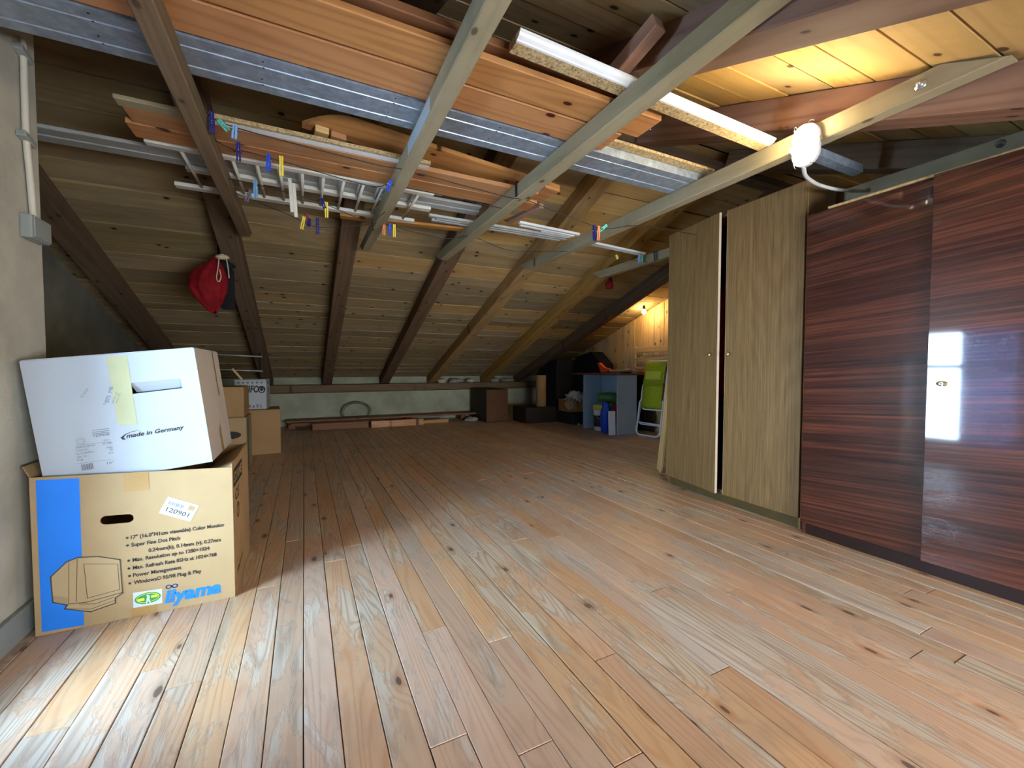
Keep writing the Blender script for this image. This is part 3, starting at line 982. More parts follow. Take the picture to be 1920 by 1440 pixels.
P = lambda X_, z_: WBL(X_, z_)
flat('tape', [([P(-.654, .974), P(-.595, .98), P(-.571, .719), P(-.627, .717)], 0, 1)], [M['tape_clear']], wbx, MW)
ml = P(-.604, .668)
text('made in Germany', ml[0], ml[1], .177, .0155, M['ink'], wbx, MW, shear=.28, bold=.024, rot=R(1.2))
sw = [P(-.561, .696), P(-.585, .693), P(-.606, .684), P(-.621, .671), P(-.616, .664), P(-.606, .661), P(-.612, .672), P(-.604, .682), P(-.588, .690)]
flat('swoosh', [(sw, 0, 3)], [M['ink']], wbx, MW)
for t, X_, z_, w, h in (('TDP848', -.698, .677, .046, .009), ('"D"', -.672, .66, .02, .006), ('SPEZIALGEFASS', -.745, .640, .052, .0065), ('23-9882', -.672, .648, .028, .006), ('CARTS/1', -.744, .629, .032, .0055),
                        ('1000', -.662, .633, .018, .0055), ('D-CREPE/1', -.743, .617, .046, .006), ('NR. 2X', -.742, .605, .026, .006), ('kg', -.742, .595, .016, .006), ('16"', -.661, .574, .02, .009), ('48', -.652, .626, .008, .006), ('37.7', -.656, .612, .014, .006)):
    q = P(X_, z_)
    text(t, q[0], q[1], w, h, M['ink_grey'], wbx, MW, rot=R(0))
q = P(-.732, .57)
pl = []
a = 0
while a < .03:
    ww = rnd.choice((.001, .0015, .0025))
    pl.append(([(q[0] + a, q[1] - .012), (q[0] + a + ww, q[1] - .012), (q[0] + a + ww, q[1] + .01), (q[0] + a, q[1] + .01)], 0, 3))
    a += ww + .0014
for r0 in (.0125, .008):
    c0 = P(-.732, .665)
    pl += [(s, 0, 3) for s in stroke(ell(c0[0], c0[1], r0, r0, 16), .0007, True)]
for z_ in (.703, .696, .69):
    a0, a1 = P(-.699, z_), P(-.652, z_ + .004)
    pl += [(s, 0, 3) for s in stroke([a0, a1], .0018)]
for zz, xa, xb in ((.652, -.744, -.648), (.585, -.744, -.65)):
    pl += [(s, 0, 3) for s in stroke([P(xa, zz), P(xb, zz + .006)], .0008)]
STUFF_ = flat('label_print', pl, [M['ink_grey']], wbx, MW)
STUFF_['kind'] = 'stuff'
q = P(-.650, .803)
text('013  MB', q[0], q[1], .06, .011, M['ink_grey'], wbx, MW, rot=R(70))
for dx, t, w in ((-.012, 'Prod. No', .03), (.012, 'WM Nr. 201', .045), (.022, '4 Std. (192)', .04)):
    text(t, q[0] + dx, q[1] - .006, w, .006, M['ink_grey'], wbx, MW, rot=R(66))
q = P(-.722, .824)
text('PKT DATUM', q[0], q[1], .034, .006, M['ink_grey'], wbx, MW, rot=R(54))
MWS = lambda u, v, l: (.2456 + l, u, v)
flat('tape', [([(.10, .25), (.125, .25), (.125, .456), (.10, .456)], 0, 1)], [M['tape']], wbx, MWS)
flat('tape', [([(-.02, .0), (.03, .0), (.03, .12), (-.02, .1)], 0, 1)], [M['tape']], wbx, MWS)


def carton(loc, sx, sy, sz, mat, label, rz=0, tape=True):
    e = empty('cardboard_box', loc, (0, 0, rz), label, 'box', 'cardboard boxes on the left')
    box('body', (-sx / 2, sx / 2), (-sy / 2, sy / 2), (0, sz - .004), mat, e, bev=.004)
    box('flap', (-sx / 2, sx / 2), (-sy / 2, -.001), (sz - .004, sz), mat, e, bev=.001)
    box('flap', (-sx / 2, sx / 2), (.001, sy / 2), (sz - .004, sz), mat, e, bev=.001)
    if tape:
        flat('tape', [([(-sx / 2 + .02, sz * .74), (-sx / 2 + .14, sz * .74), (-sx / 2 + .14, sz * .78), (-sx / 2 + .02, sz * .78)], 0, 1)], [M['tape']], e, lambda u, v, l: (u, -sy / 2 - .0006 - l, v))
    return e


carton((-.455, 5.47, 0), .40, .44, .485, M['card_dark'], 'large plain brown box carrying the white canister box', R(4))
w3 = carton((-.515, 5.48, .487), .30, .28, .325, M['white_card'], 'white printed box marked 3 x 5L on the large brown box', R(-3), False)
M3 = lambda u, v, l: (u, -.1406 - l, v)
text('3 x 5 L', -.02, .02, .13, .032, M['ink'], w3, M3, bold=.02)
text('IFO', -.02, .185, .1, .07, M['ink'], w3, M3, shear=.2, bold=.03)
flat('drop_mark', [(ell(.105, .215, .036, .04, 18), 0, 2), (ell(.105, .21, .022, .025, 14), 1, 3), ([(.085, .21), (.105, .245), (.125, .21), (.105, .195)], 0, 4)], [M['ink'], M['white_card']], w3, M3)
STUFF_ = flat('small_print', [(s, 0, 2) for i in range(6) for s in [[(-.12 + i * .043, .28), (-.10 + i * .043, .28), (-.10 + i * .043, .3), (-.12 + i * .043, .3)]]] + [(s, 0, 2) for i in range(3) for s in [[(-.13 + i * .0, .2 - i * .0), (-.125, .2), (-.125, .21), (-.13, .21)]]], [M['ink_grey']], w3, M3)
STUFF_['kind'] = 'stuff'
M3s = lambda u, v, l: (.1506 + l, u, v)
STUFF_ = flat('side_marks', [([(-.03, .17), (.03, .17), (.03, .23), (-.03, .23)], 0, 1), ([(-.03, .06), (.02, .06), (.02, .1), (-.03, .1)], 0, 1), ([(-.05, .27), (.05, .27), (.05, .3), (-.05, .3)], 0, 1)], [M['ink_grey']], w3, M3s)
STUFF_['kind'] = 'stuff'
c1 = carton((-.62, 4.62, 0), .30, .40, .495, M['card'], 'brown box with a green edge behind the monitor box', 0, False)
flat('green_edge', [([(-.14, 0), (-.02, 0), (-.02, .49), (-.14, .49)], 0, 1)], [M['green_strip']], c1, lambda u, v, l: (.1506 + l, u, v))
flat('oval_print', [(ell(.02, .34, .09, .035, 24), 0, 1)], [M['ink']], c1, lambda u, v, l: (u, -.2006 - l, v))
carton((-.63, 4.62, .497), .29, .38, .27, M['card_dark'], 'small brown box on top of the green-edged box', 0, False)
tag(beam('wooden_stick', (-.60, 5.36, .813), (-.685, 5.36, .93), .03, .022, M['pine_pale']), 'short pale wooden stick leaning on the white canister box', 'stick')
rk = empty('metal_rack', (-.68, 5.95, 0), (0, 0, 0), 'thin grey metal rack with two rails behind the boxes', 'rack')
for z in (1.085, .91):
    tube('rail', [(-.23, 0, z + .01), (.23, 0, z - .012)], .008, M['alu'], rk)
for x in (-.23, .2):
    tube('post', [(x, .012, 0), (x, .012, 1.12)], .009, M['cab_dark'], rk)
#--END-FRONT--


# ------------------------------------------------------------------ things stored on the ties
def stored(name, p0, p1, w, h, mat, label, cat='plank', group='planks stored on the collar ties', bev=.003):
    return tag(beam(name, p0, p1, w, h, mat, bev=bev), label, cat, group)


stored('pine_plank', (-.86, 1.612, 2.004), (1.315, 1.612, 2.004), .155, .024, M['pine'], 'wide orange pine plank lying right beside the steel profiles')
pb = stored('pine_plank', (-.86, 1.448, 2.004), (1.395, 1.448, 2.004), .15, .024, M['pine'], 'knotty orange pine plank with a nail in its right end')
nl = tube('nail', [(1.06, 0, 0), (1.135, -.004, -.012)], .0025, M['bolt'], pb)
stored('pine_plank', (-.6, 1.40, 2.045), (1.18, 1.40, 2.045), .1, .03, M['pine_dark'], 'narrow dark pine plank lying on top of the knotty plank')
stored('pine_plank', (-.3, 1.56, 2.03), (1.1, 1.53, 2.03), .13, .024, M['pine_dark'], 'dark pine plank resting on both wide orange planks')
stored('pine_plank', (-.645, 2.325, 2.004), (1.30, 2.335, 2.004), .135, .024, M['pine'], 'reddish pine plank just behind the white edged shelf strip')
stored('pine_plank', (-.675, 2.468, 2.004), (1.37, 2.475, 2.004), .135, .024, M['pine'], 'orange pine plank nearest the white barred racks')
stored('pine_plank', (-.60, 2.42, 2.032), (.9, 2.43, 2.032), .2, .024, M['pine_dark'], 'brown plank lying over the two pine planks beside the racks')
stored('grey_plank', (-.655, 2.235, 2.0), (-.36, 2.235, 2.0), .06, .018, M['tie'], 'short weathered grey board end left of the leftmost tie')
stored('knotty_strip', (.245, 3.22, 2.0), (1.2, 3.1, 2.0), .06, .02, M['pine'], 'narrow knotty pine strip behind the white racks')
stored('timber_stick', (1.335, 2.76, 1.985), (1.40, 2.40, 1.985), .035, .03, M['rafter_red'], 'short brown stick hanging out beyond the wire-wrapped tie', 'stick')
stored('timber_block', (1.12, 1.12, 2.125), (1.085, 1.32, 2.05), .055, .055, M['rafter_red'], 'short red-brown timber block against the heavy near rafter', 'block')
# curved bed board
cb_ = []
L = 1.42
for i in range(9):
    t = i / 8
    cb_.append((-L / 2 + .16 * (1 - math.cos(t * math.pi / 2)) * 0 + .14 * (1 - math.sin(t * math.pi / 2)), -.1 + .2 * t))
outl = [(L / 2, -.09), (L / 2, .1)] + [(-L / 2 + .2 * (1 - math.cos(a)), .1 - .13 * (1 - math.sin(math.pi / 2 - a)) * 0 - .17 * (math.cos(a)) ** 2) for a in [math.pi / 2 - math.pi / 2 * i / 8 for i in range(9)]] + [(-L / 2, -.09)]
cbd = empty('curved_board', (.725, 2.27, 2.06), (0, R(1.2), R(6.5)), 'honey-coloured board with a rounded end lying askew on the planks', 'board')
prism('panel', [(x, -y) for x, y in outl], 2, 0, .022, M['pine'], cbd)
box('cleat', (-.66, -.6), (.02, .09), (-.03, 0), M['pine_pale'], cbd)
box('cleat', (-.59, -.52), (.03, .09), (-.028, 0), M['pine'], cbd)
box('end_strip', (.6, .71), (-.1, .09), (-.02, 0), M['pine'], cbd)
tag(box('chip_strip', (1.31, 2.08), (1.648, 1.70), (2.031, 2.045), M['chip'], bev=.001), 'narrow golden chipboard strip lying along the steel profile', 'strip')

# white shelf edge with chipboard
se = empty('shelf_strip', (.13, 2.21, 1.991), (0, 0, 0), 'white-faced chipboard shelf strip in front of the reddish plank', 'strip')
box('board', (-.48, .48), (-.02, .0), (0, .018), M['chip'], se, bev=.001)
box('white_face', (-.48, .48), (.0, .042), (-.0, .014), M['white'], se, bev=.001)
mo = empty('crown_moulding', (1.325, 1.278, 1.991), (0, 0, R(1.6)), 'white crown moulding with a raw chipboard edge above the lamp tie', 'moulding')
prism('white_profile', [(-.032, .024), (-.032, .018), (-.027, .016), (-.022, .009), (-.014, .005), (-.01, .004), (-.008, .0), (.0, .0), (.0, .024)], 0, -.69, .69, M['white'], mo)
box('chipboard_core', (-.688, .69), (.0005, .052), (.0, .03), M['chip'], mo, bev=.001)


# galvanised profiles
def profile(y0, w, x0, x1, z, label, flip=False):
    sec = [(0, .04), (0, 0), (w * .44, 0), (w * .46, .004), (w * .54, .004), (w * .56, 0), (w, 0), (w, .04)]
    e = empty('steel_profile', ((x0 + x1) / 2, y0, z), (0, 0, 0), label, 'metal profile', 'steel profiles on the collar ties')
    L = x1 - x0
    V, Fc = [], []
    for s in sec:
        V += [(-L / 2, s[0], s[1]), (L / 2, s[0], s[1])]
    for i in range(len(sec) - 1):
        Fc.append((2 * i, 2 * i + 1, 2 * i + 3, 2 * i + 2))
    o = pyd('channel', V, Fc, M['steel'], e)
    o.modifiers.new('t', 'SOLIDIFY').thickness = .0015
    k = -L / 2 + .3
    while k < L / 2:
        for yy in (.2, .54):
            c = lathe('rivet_hole', [(.0, -.0022), (.0035, -.0022), (.0035, -.0018), (.0, -.0018)], M['dark'], e, n=8)
            c.location = (k, w * yy, .0)
        k += .45
    return e


profile(1.703, .098, -.86, 2.1, 1.991, 'galvanised steel profile nearest the orange planks')
profile(1.803, .105, -.87, 2.1, 1.991, 'galvanised steel profile on the far side of the pair')
profile(1.245, .05, 2.25, 2.74, 1.995, 'short steel profile end right of the lit lamp')


def rack(y0, y1, x0, x1, z, n, label, sag=0):
    e = empty('barred_rack', ((x0 + x1) / 2, (y0 + y1) / 2, z), (0, 0, 0), label, 'rack', 'white racks on the collar ties')
    L, D = x1 - x0, y1 - y0
    box('rail', (-L / 2, L / 2), (-D / 2 - .021, -D / 2 + .021), (0, .022), M['white_paint'], e)
    box('rail', (-L / 2, L / 2), (D / 2 - .026, D / 2 + .026), (0, .022), M['white_paint'], e)
    for i in range(n):
        x = -L / 2 + .13 + i * .107
        tube('bar', [(x, -D / 2, .011), (x, D / 2, .011)], .0085, M['white_paint'], e)
    return e


rack(2.585, 3.11, -.655, .735, 1.992, 12, 'lower white rack of thin round bars between two long rails')
rack(2.60, 2.90, -.56, .80, 2.018, 11, 'upper narrower white rack resting on the lower one')


def strips(name, x0, x1, y, w, z, mat, label, cat='profile', grp='pale profiles behind the racks', rz=0.):
    e = box(name, (x0, x1), (y - w / 2, y + w / 2), (z, z + .018), mat, None, bev=.003, rot=(0, 0, rz))
    return tag(e, label, cat, grp)


strips('metal_profile', -1.16, 1.12, 2.78, .075, 2.042, M['alu'], 'long pale grey profile nearest the racks, running out to the left wall')
strips('metal_profile', -1.16, 1.14, 2.87, .075, 2.042, M['alu'], 'long pale grey profile behind its twin above the white racks')
strips('metal_profile', .80, 1.95, 2.93, .03, 1.992, M['alu'], 'thin aluminium profile nearest, between the racks and the white battens')
strips('metal_profile', .86, 1.96, 2.97, .03, 1.992, M['alu'], 'middle thin aluminium profile leading to the white battens')
strips('metal_profile', .84, 1.93, 3.01, .03, 1.992, M['alu'], 'farthest thin aluminium profile above the far slope boards')
strips('white_batten', 1.43, 1.99, 2.80, .028, 1.992, M['white'], 'nearest of the three white battens left of the lamp tie', 'batten', 'white battens', R(4))
strips('white_batten', 1.46, 1.97, 2.845, .024, 1.992, M['white'], 'middle of the three white battens left of the lamp tie', 'batten', 'white battens', R(4))
strips('white_batten', 1.68, 1.96, 2.89, .03, 1.994, M['white'], 'shortest white batten, farthest of the three', 'batten', 'white battens', R(4))
strips('white_batten', 2.2, 2.87, 3.0, .065, 1.992, M['white'], 'broad white batten right of the lamp tie near the oak wardrobe', 'batten', 'white battens', R(6))

# ------------------------------------------------------------------ washing lines and pegs
def line(pts, label):
    o = tube('washing_line', smoothpath(pts, 6), .0022, M['wire'], n=6)
    return tag(o, label, 'line', 'washing lines')


line([(-.345, 2.15, 1.985), (-.236, 2.15, 1.948), (.316, 2.15, 1.915), (.48, 2.15, 1.917), (1.02, 2.17, 1.895), (1.145, 2.2, 1.918)], 'dark washing line nearest, left of the wire-wrapped tie')
line([(1.145, 2.2, 1.918), (1.667, 2.19, 1.828), (1.768, 2.19, 1.828), (2.03, 2.17, 1.88), (2.53, 2.15, 1.885)], 'dark washing line between the wire-wrapped tie and the oak wardrobe')
line([(-.36, 2.35, 1.985), (-.301, 2.35, 1.948), (-.142, 2.35, 1.937), (.317, 2.35, 1.89), (.48, 2.35, 1.917), (1.09, 2.35, 1.9)], 'second washing line carrying the blue and yellow pegs')
line([(-.345, 2.75, 1.955), (-.2, 2.75, 1.945), (.101, 2.75, 1.905), (.36, 2.75, 1.84), (.48, 2.75, 1.918)], 'third washing line in front of the white racks')
line([(-.345, 3.0, 1.97), (-.073, 3.0, 1.888), (.107, 3.0, 1.835), (.48, 3.0, 1.917)], 'farthest washing line at the left, with a red peg')
line([(.48, 3.0, 1.917), (.92, 3.0, 1.875), (1.145, 3.0, 1.918), (1.48, 3.0, 1.855), (2.03, 3.0, 1.915), (2.5, 3.0, 1.925), (2.91, 3.0, 1.918)], 'farthest washing line stretching to the right-hand ties')
wr_ = bmesh.new()
for k in range(4):
    o = .008 * k
    tube_bm(wr_, [(1.105 - .002, 2.17 + o, 1.915), (1.19, 2.172 + o, 1.915), (1.19, 2.174 + o, 1.995), (1.105 - .002, 2.172 + o, 1.995)], .0022, 6, True)
tag(obj('wire_wrap', wr_, M['wire'], smooth=True), 'dark wire wound round the middle collar tie', 'wire')
w5 = bmesh.new()
for k in range(5):
    o = .012 * k + .004 * math.sin(k * 3)
    tube_bm(w5, [(2.882, 2.86 + o, 1.915), (2.95, 2.865 + o, 1.915), (2.95, 2.87 + o, 1.995), (2.882, 2.86 + o + .01, 1.995)], .0025, 6, True)
tag(obj('wire_wrap', w5, M['wire'], smooth=True), 'dark wire wound round the rightmost collar tie', 'wire')


def peg(x, y, ztop, ln, colr, label, lean=0., yaw=0., tilt=0.):
    e = empty('clothes_peg', (x, y, ztop), (tilt, lean, yaw), label, 'clothes peg', 'clothes pegs')
    m = M['pin_' + colr]
    w = .011
    for s in (-1, 1):
        bm = bmesh.new()
        pts = [(s * .001, 0), (s * .009, 0), (s * .008, -ln * .35), (s * .010, -ln * .5), (s * .009, -ln), (s * .002, -ln), (s * .0025, -ln * .55), (s * .001, -ln * .4)]
        A = [bm.verts.new((p[0], -w / 2, p[1])) for p in pts]
        B = [bm.verts.new((p[0], w / 2, p[1])) for p in pts]
        bm.faces.new(A); bm.faces.new(B)
        for j in range(len(pts)):
            bm.faces.new((A[j], B[j], B[(j + 1) % 8], A[(j + 1) % 8]))
        bmesh.ops.recalc_face_normals(bm, faces=bm.faces)
        obj('leg', bm, m, e)
    tube('spring', [(-.012, 0, -ln * .38), (.012, 0, -ln * .38)], .005, M['bolt'], e, n=8)
    return e


PEGS = [(-.325, 2.15, 1.992, .088, 'navy', 'dark blue peg right beside the leftmost tie', 0), (-.30, 2.15, 1.965, .05, 'teal', 'turquoise peg clipped aslant near the leftmost tie', -.7), (-.243, 2.15, 1.955, .055, 'lblue', 'short light blue peg on the nearest line', .1),
        (-.256, 2.35, 1.978, .085, 'navy', 'navy peg on the second line, left of the blue one', 0), (-.134, 2.35, 1.951, .08, 'blue', 'bright blue peg just left of the long yellow peg', .03), (-.081, 2.35, 1.953, .095, 'yellow', 'long yellow peg on the second line', 0),
        (.43, 2.33, 1.93, .06, 'blue', 'blue peg clipped against the painted tie', .3),
        (-.223, 2.75, 1.966, .095, 'lblue', 'long light blue peg in front of the racks', 0), (-.245, 2.75, 1.91, .07, 'grey', 'grey peg under the long light blue one', .35), (.107, 2.75, 1.928, .06, 'navy', 'navy peg leaning just left of a yellow peg', -.35), (.135, 2.75, 1.911, .09, 'yellow', 'yellow peg in front of the racks near the reddish rafter', 0),
        (.034, 3.0, 1.913, .06, 'red', 'red peg on the farthest line', .2), (.018, 2.99, 1.885, .082, 'yellow', 'yellow peg hanging under the red one', .2), (.047, 3.0, 1.88, .05, 'navy', 'small navy peg beside the red one', .1), (.093, 3.0, 1.89, .1, 'navy', 'slim dark peg at the right of the red one', 0),
        (.508, 3.0, 1.925, .085, 'orange', 'orange peg in the bunch below the painted tie', .05), (.545, 3.0, 1.925, .08, 'blue', 'blue peg in the bunch below the painted tie', 0), (.575, 3.0, 1.922, .085, 'yellow', 'yellow peg in the bunch below the painted tie', 0), (.525, 2.97, 1.985, .075, 'white', 'white peg above the bunch below the painted tie', .3),
        (1.66, 2.19, 1.835, .095, 'navy', 'navy peg beside the orange one under the lamp tie', -.05), (1.695, 2.19, 1.835, .09, 'orange', 'orange peg beside the navy one under the lamp tie', .05), (1.76, 2.19, 1.85, .07, 'teal', 'turquoise peg clipped aslant under the lamp tie', .9),
        (2.518, 3.0, 1.945, .04, 'yellow', 'small yellow peg near the rightmost tie', -.6), (2.78, 2.99, 1.975, .07, 'lblue', 'light blue peg on the rightmost tie', 0), (2.815, 2.99, 1.972, .06, 'teal', 'teal peg on the rightmost tie', .1)]
for x, y, z, l, c, lb, ln in PEGS:
    peg(x, y, z, l, c, lb, ln, rnd.uniform(-.4, .2))
for dx, dz, lb in ((-.05, 2.01, 'white slat hanging at the left in front of the racks'), (-.03, 1.985, 'white slat hanging at the right in front of the racks')):
    tag(box('hanging_slat', (dx - .009, dx + .009), (2.735, 2.745), (dz - .19, dz), M['white_paint'], rot=(0, R(-3), R(-12))), lb, 'slat', 'white slats')

# ------------------------------------------------------------------ lamps
lp = empty('bulkhead_lamp', (2.0, 1.117, 1.905), (0, 0, 0), 'lit white bulkhead lamp screwed to the collar tie', 'lamp')


def stadium(r, h, n=10):
    return [(r * math.cos(a), h + r * math.sin(a)) for a in [math.pi * i / n for i in range(n + 1)]] + [(r * math.cos(a), -h + r * math.sin(a)) for a in [math.pi + math.pi * i / n for i in range(n + 1)]]


def dome(name, levels, mat, parent):
    bm = bmesh.new()
    rings = [[bm.verts.new((x, p[0], p[1])) for p in stadium(r, h)] for x, r, h in levels]
    for a, b in zip(rings, rings[1:]):
        for i in range(len(a)):
            bm.faces.new((a[i], a[(i + 1) % len(a)], b[(i + 1) % len(a)], b[i]))
    bm.faces.new(rings[0]); bm.faces.new(rings[-1][::-1])
    bmesh.ops.recalc_face_normals(bm, faces=bm.faces)
    return obj(name, bm, mat, parent, smooth=True)


dome('base', [(-.001, .054, .036), (-.022, .054, .036), (-.024, .05, .036)], M['glass_base'], lp)
dome('lens', [(-.024, .046, .038), (-.038, .045, .037), (-.047, .038, .035), (-.051, .025, .028), (-.052, .01, .02)], M['lamp_lens'], lp)
for yy in (-.03, .03):
    tube('guard_wire', smoothpath([(-.02, yy * 1.2, .09), (-.05, yy, .078), (-.058, yy * .8, .0), (-.05, yy, -.078), (-.02, yy * 1.2, -.09)], 5), .0018, M['bolt'], lp, n=6)
for s in (-1, 1):
    box('clip', (-.03, -.012), (s * .058 - .006, s * .058 + .006), (-.012, .012), M['bolt'], lp)
cbl = tube('lamp_cable', smoothpath([(1.985, 1.125, 1.823), (2.08, 1.17, 1.818), (2.2, 1.21, 1.832), (2.36, 1.255, 1.858), (2.55, 1.275, 1.88), (2.75, 1.292, 1.915), (2.884, 1.28, 1.935)], 5), .0085, M['cable'])
tag(cbl, 'white cable sagging from the lit lamp to the next tie', 'cable')

bl_ = empty('light_bulb', (4.5, 4.73, 1.765), (0, 0, 0), 'small bare glowing bulb near the boarded right wall', 'lamp')
lathe('glass', [(.0, -.034), (.018, -.03), (.029, -.015), (.03, .0), (.024, .018), (.014, .03), (.013, .036)], M['bulb'], bl_, n=18)
lathe('socket', [(.016, .036), (.018, .04), (.018, .085), (.008, .095), (.004, .1)], M['cab_dark'], bl_, n=14)
tag(tube('bulb_cable', smoothpath([(4.5, 4.73, 1.865), (4.53, 4.66, 1.885), (4.58, 4.5, 1.9), (4.62, 4.36, 1.99), (4.64, 4.2, 2.04)], 5), .005, M['cable']), 'thin grey cable leading to the bare bulb', 'cable')

# ------------------------------------------------------------------ left wall fittings
jb = empty('junction_box', (XL, 2.195, 1.43), (0, 0, 0), 'grey junction box on the left wall', 'junction box')
box('housing', (0, .035), (-.06, .06), (-.03, .055), M['junction'], jb, bev=.006, seg=2)
box('cover', (.035, .04), (-.055, .055), (-.025, .05), M['junction'], jb, bev=.002)
cdt = empty('cable_conduit', (XL, 2.18, 1.49), (0, 0, 0), 'pale cable conduit running up the left wall from the junction box', 'conduit')
tube('pipe', smoothpath([(.014, .015, 0), (.014, .005, .12), (.014, -.01, .28), (.014, -.008, .45), (.014, -.005, .62)], 5), .010, M['pvc'], cdt, n=10)
for z in (.27, .57):
    box('clip', (0, .028), (-.045, .03), (z - .012, z + .012), M['junction'], cdt, bev=.003, rot=(R(-12), 0, 0))


# ------------------------------------------------------------------ soft things
def blob(name, loc, rad, mat, seed, amp=.3, sub=3, parent=None, freq=2.2, smooth=True):
    from mathutils import noise
    bm = bmesh.new()
    bmesh.ops.create_icosphere(bm, subdivisions=sub, radius=1)
    for v in bm.verts:
        n_ = v.co.normalized()
        d = 1 + amp * (noise.noise(n_ * freq + Vector((seed * 3.1, seed, 0))) + .6 * noise.noise(n_ * freq * 2.3 + Vector((seed, 5, seed * 2))) - .5 * abs(noise.noise(n_ * freq * 3.7 + Vector((0, seed * 2, 7)))))
        v.co = Vector((n_.x * rad[0] * d, n_.y * rad[1] * d, max(n_.z * rad[2] * d, -rad[2] * .8)))
    return obj(name, bm, mat, parent, loc, smooth=smooth)


rb = empty('drawstring_bag', (-.65, 4.15, 1.39), (0, R(0), 0), 'red drawstring bag hanging from the dark brown rafter', 'bag')
bm = bmesh.new()
prof = [(.012, .0, .03), (.035, .03, .02), (.075, .1, .0), (.105, .18, -.015), (.10, .26, -.01), (.075, .33, .01), (.04, .39, .035), (.02, .415, .045), (.032, .44, .05)]
rings = []
N = 36
for r, z, sh in prof:
    ring = []
    for k in range(N):
        a = 2 * math.pi * k / N
        rr = r * (1 + .12 * math.sin(7 * a + z * 9) + .07 * math.sin(11 * a - z * 14))
        ring.append(bm.verts.new((rr * math.cos(a) * 1.2 + sh - .02, rr * math.sin(a) * .7, z + .02 * math.sin(3 * a) * (1 if z < .05 else 0))))
    rings.append(ring)
for a, b in zip(rings, rings[1:]):
    for k in range(N):
        bm.faces.new((a[k], a[(k + 1) % N], b[(k + 1) % N], b[k]))
bm.faces.new(rings[0][::-1]); bm.faces.new(rings[-1])
obj('sack', bm, M['red_cloth'], rb, smooth=True)
kn = blob('knot', (.078, -.05, .435), (.045, .03, .022), M['cream_cloth'], 4, .4, 3, rb, 4)
kn['label'] = 'cream bunched cloth knot'
tube('drawstring', smoothpath([(.055, -.06, .42), (.05, -.085, .33), (.04, -.09, .26), (.055, -.09, .23), (.07, -.088, .27), (.06, -.08, .33)], 5), .004, M['cream_cloth'], rb)
tube('drawstring', smoothpath([(.105, -.05, .42), (.115, -.06, .35), (.12, -.06, .27)], 4), .004, M['cream_cloth'], rb)
bk = empty('black_pouch', (-.57, 4.31, 1.41), (0, 0, 0), 'black pouch with a long strap hanging behind the red bag', 'bag')
obj('pouch', box_bm(.10, .05, .34, .02, 2), M['black_cloth'], bk, (0, 0, .19), smooth=True)
blob('hood', (-.01, -.03, .385), (.07, .04, .04), M['black_cloth'], 9, .3, 3, bk)
tube('strap', smoothpath([(-.05, .02, .38), (-.062, .03, .5), (-.06, .02, .585)], 5), .008, M['black_cloth'], bk)

rs = empty('small_bag', (3.15, 3.87, 1.855), (0, 0, 0), 'small dark red net bag hanging on the lamplight-tinted rafter', 'bag')
blob('pouch', (0, -.01, .03), (.045, .04, .06), M['red_cloth'], 12, .4, 3, rs)
blob('tie_knot', (.01, -.01, .1), (.025, .02, .02), M['black_cloth'], 13, .3, 2, rs)

# rags stuffed along the wall plate
for i, (x, r, m, lb) in enumerate(((2.32, .09, 'cream_cloth', 'cream rag on the wall plate right of the lamp rafter'), (2.6, .15, 'rag', 'long grey rag on the wall plate'), (2.88, .07, 'cream_cloth', 'small pale rag at the foot of the skewed rafter'),
                                   (3.4, .1, 'rag', 'pinkish grey rag right of the skewed rafter'), (3.68, .14, 'rag', 'dim grey rag near the dark corner'))):
    tag(blob('rag', (x, 7.66, .695), (r, .06, .045), M[m], 20 + i, .45, 3), lb, 'rag', 'rags on the wall plate')

# ------------------------------------------------------------------ along the knee wall
def lying(name, p0, p1, w, h, mat, label, cat='plank', grp='planks on the floor by the low wall'):
    return tag(beam(name, p0, p1, w, h, mat), label, cat, grp)


lying('floor_plank', (-.25, 7.38, .115), (2.95, 7.3, .115), .3, .03, M['pine_dark'], 'long wide brown board lying along the low back wall')
lying('floor_plank', (.1, 6.99, .05), (.905, 6.96, .05), .04, .1, M['pine_dark'], 'dark brown board on edge left of the pale plank')
lying('floor_plank', (.93, 6.87, .053), (1.76, 6.87, .053), .035, .105, M['pine'], 'short pale orange plank on edge in front of the low wall')
lying('floor_plank', (1.28, 7.03, .03), (2.23, 7.05, .03), .09, .06, M['pine'], 'pale orange plank lying flat behind the one on edge')
lying('floor_plank', (-.2, 7.2, .08), (1.2, 7.17, .08), .09, .035, M['pine_dark'], 'thin brown board under the long wide board')
for x in (-.18, .6, 1.6, 2.6):
    tag(box('support_block', (x - .05, x + .05), (7.25, 7.48), (0, .099), M['pine_dark'], bev=.004), {-.18: 'wooden block under the left end of the long board', .6: 'wooden block under the long board below the wire coil', 1.6: 'wooden block under the middle of the long board', 2.6: 'wooden block under the right end of the long board'}[x], 'block', 'blocks under the long board')
tag(blob('rubble', (2.66, 7.0, .03), (.12, .07, .04), M['rag'], 41, .6, 3), 'small heap of dim rubble beside the dark cabinet', 'rubble')
coil = empty('wire_coil', (.785, 7.53, .205), (R(-6), 0, 0), 'coil of greenish wire leaning on the low back wall', 'wire')
for k in range(5):
    rx, rz = .235 + rnd.uniform(-.035, .03), .16 + rnd.uniform(-.03, .015)
    ox, oz, oy = rnd.uniform(-.015, .015), rnd.uniform(-.01, .012), rnd.uniform(-.012, .012)
    tube('loop', [(ox + rx * math.cos(2 * math.pi * a / 40), oy + .006 * math.sin(6 * math.pi * a / 40), oz + rz * math.sin(2 * math.pi * a / 40)) for a in range(40)], .0035, M['wire_green'], coil, n=6, closed=True)
cab = empty('low_cabinet', (3.01, 7.02, 0), (0, 0, 0), 'low brown cabinet with dark sides in front of the low wall', 'cabinet')
box('body', (-.205, .205), (-.33, .33), (0, .57), M['cab_dark'], cab, bev=.003)
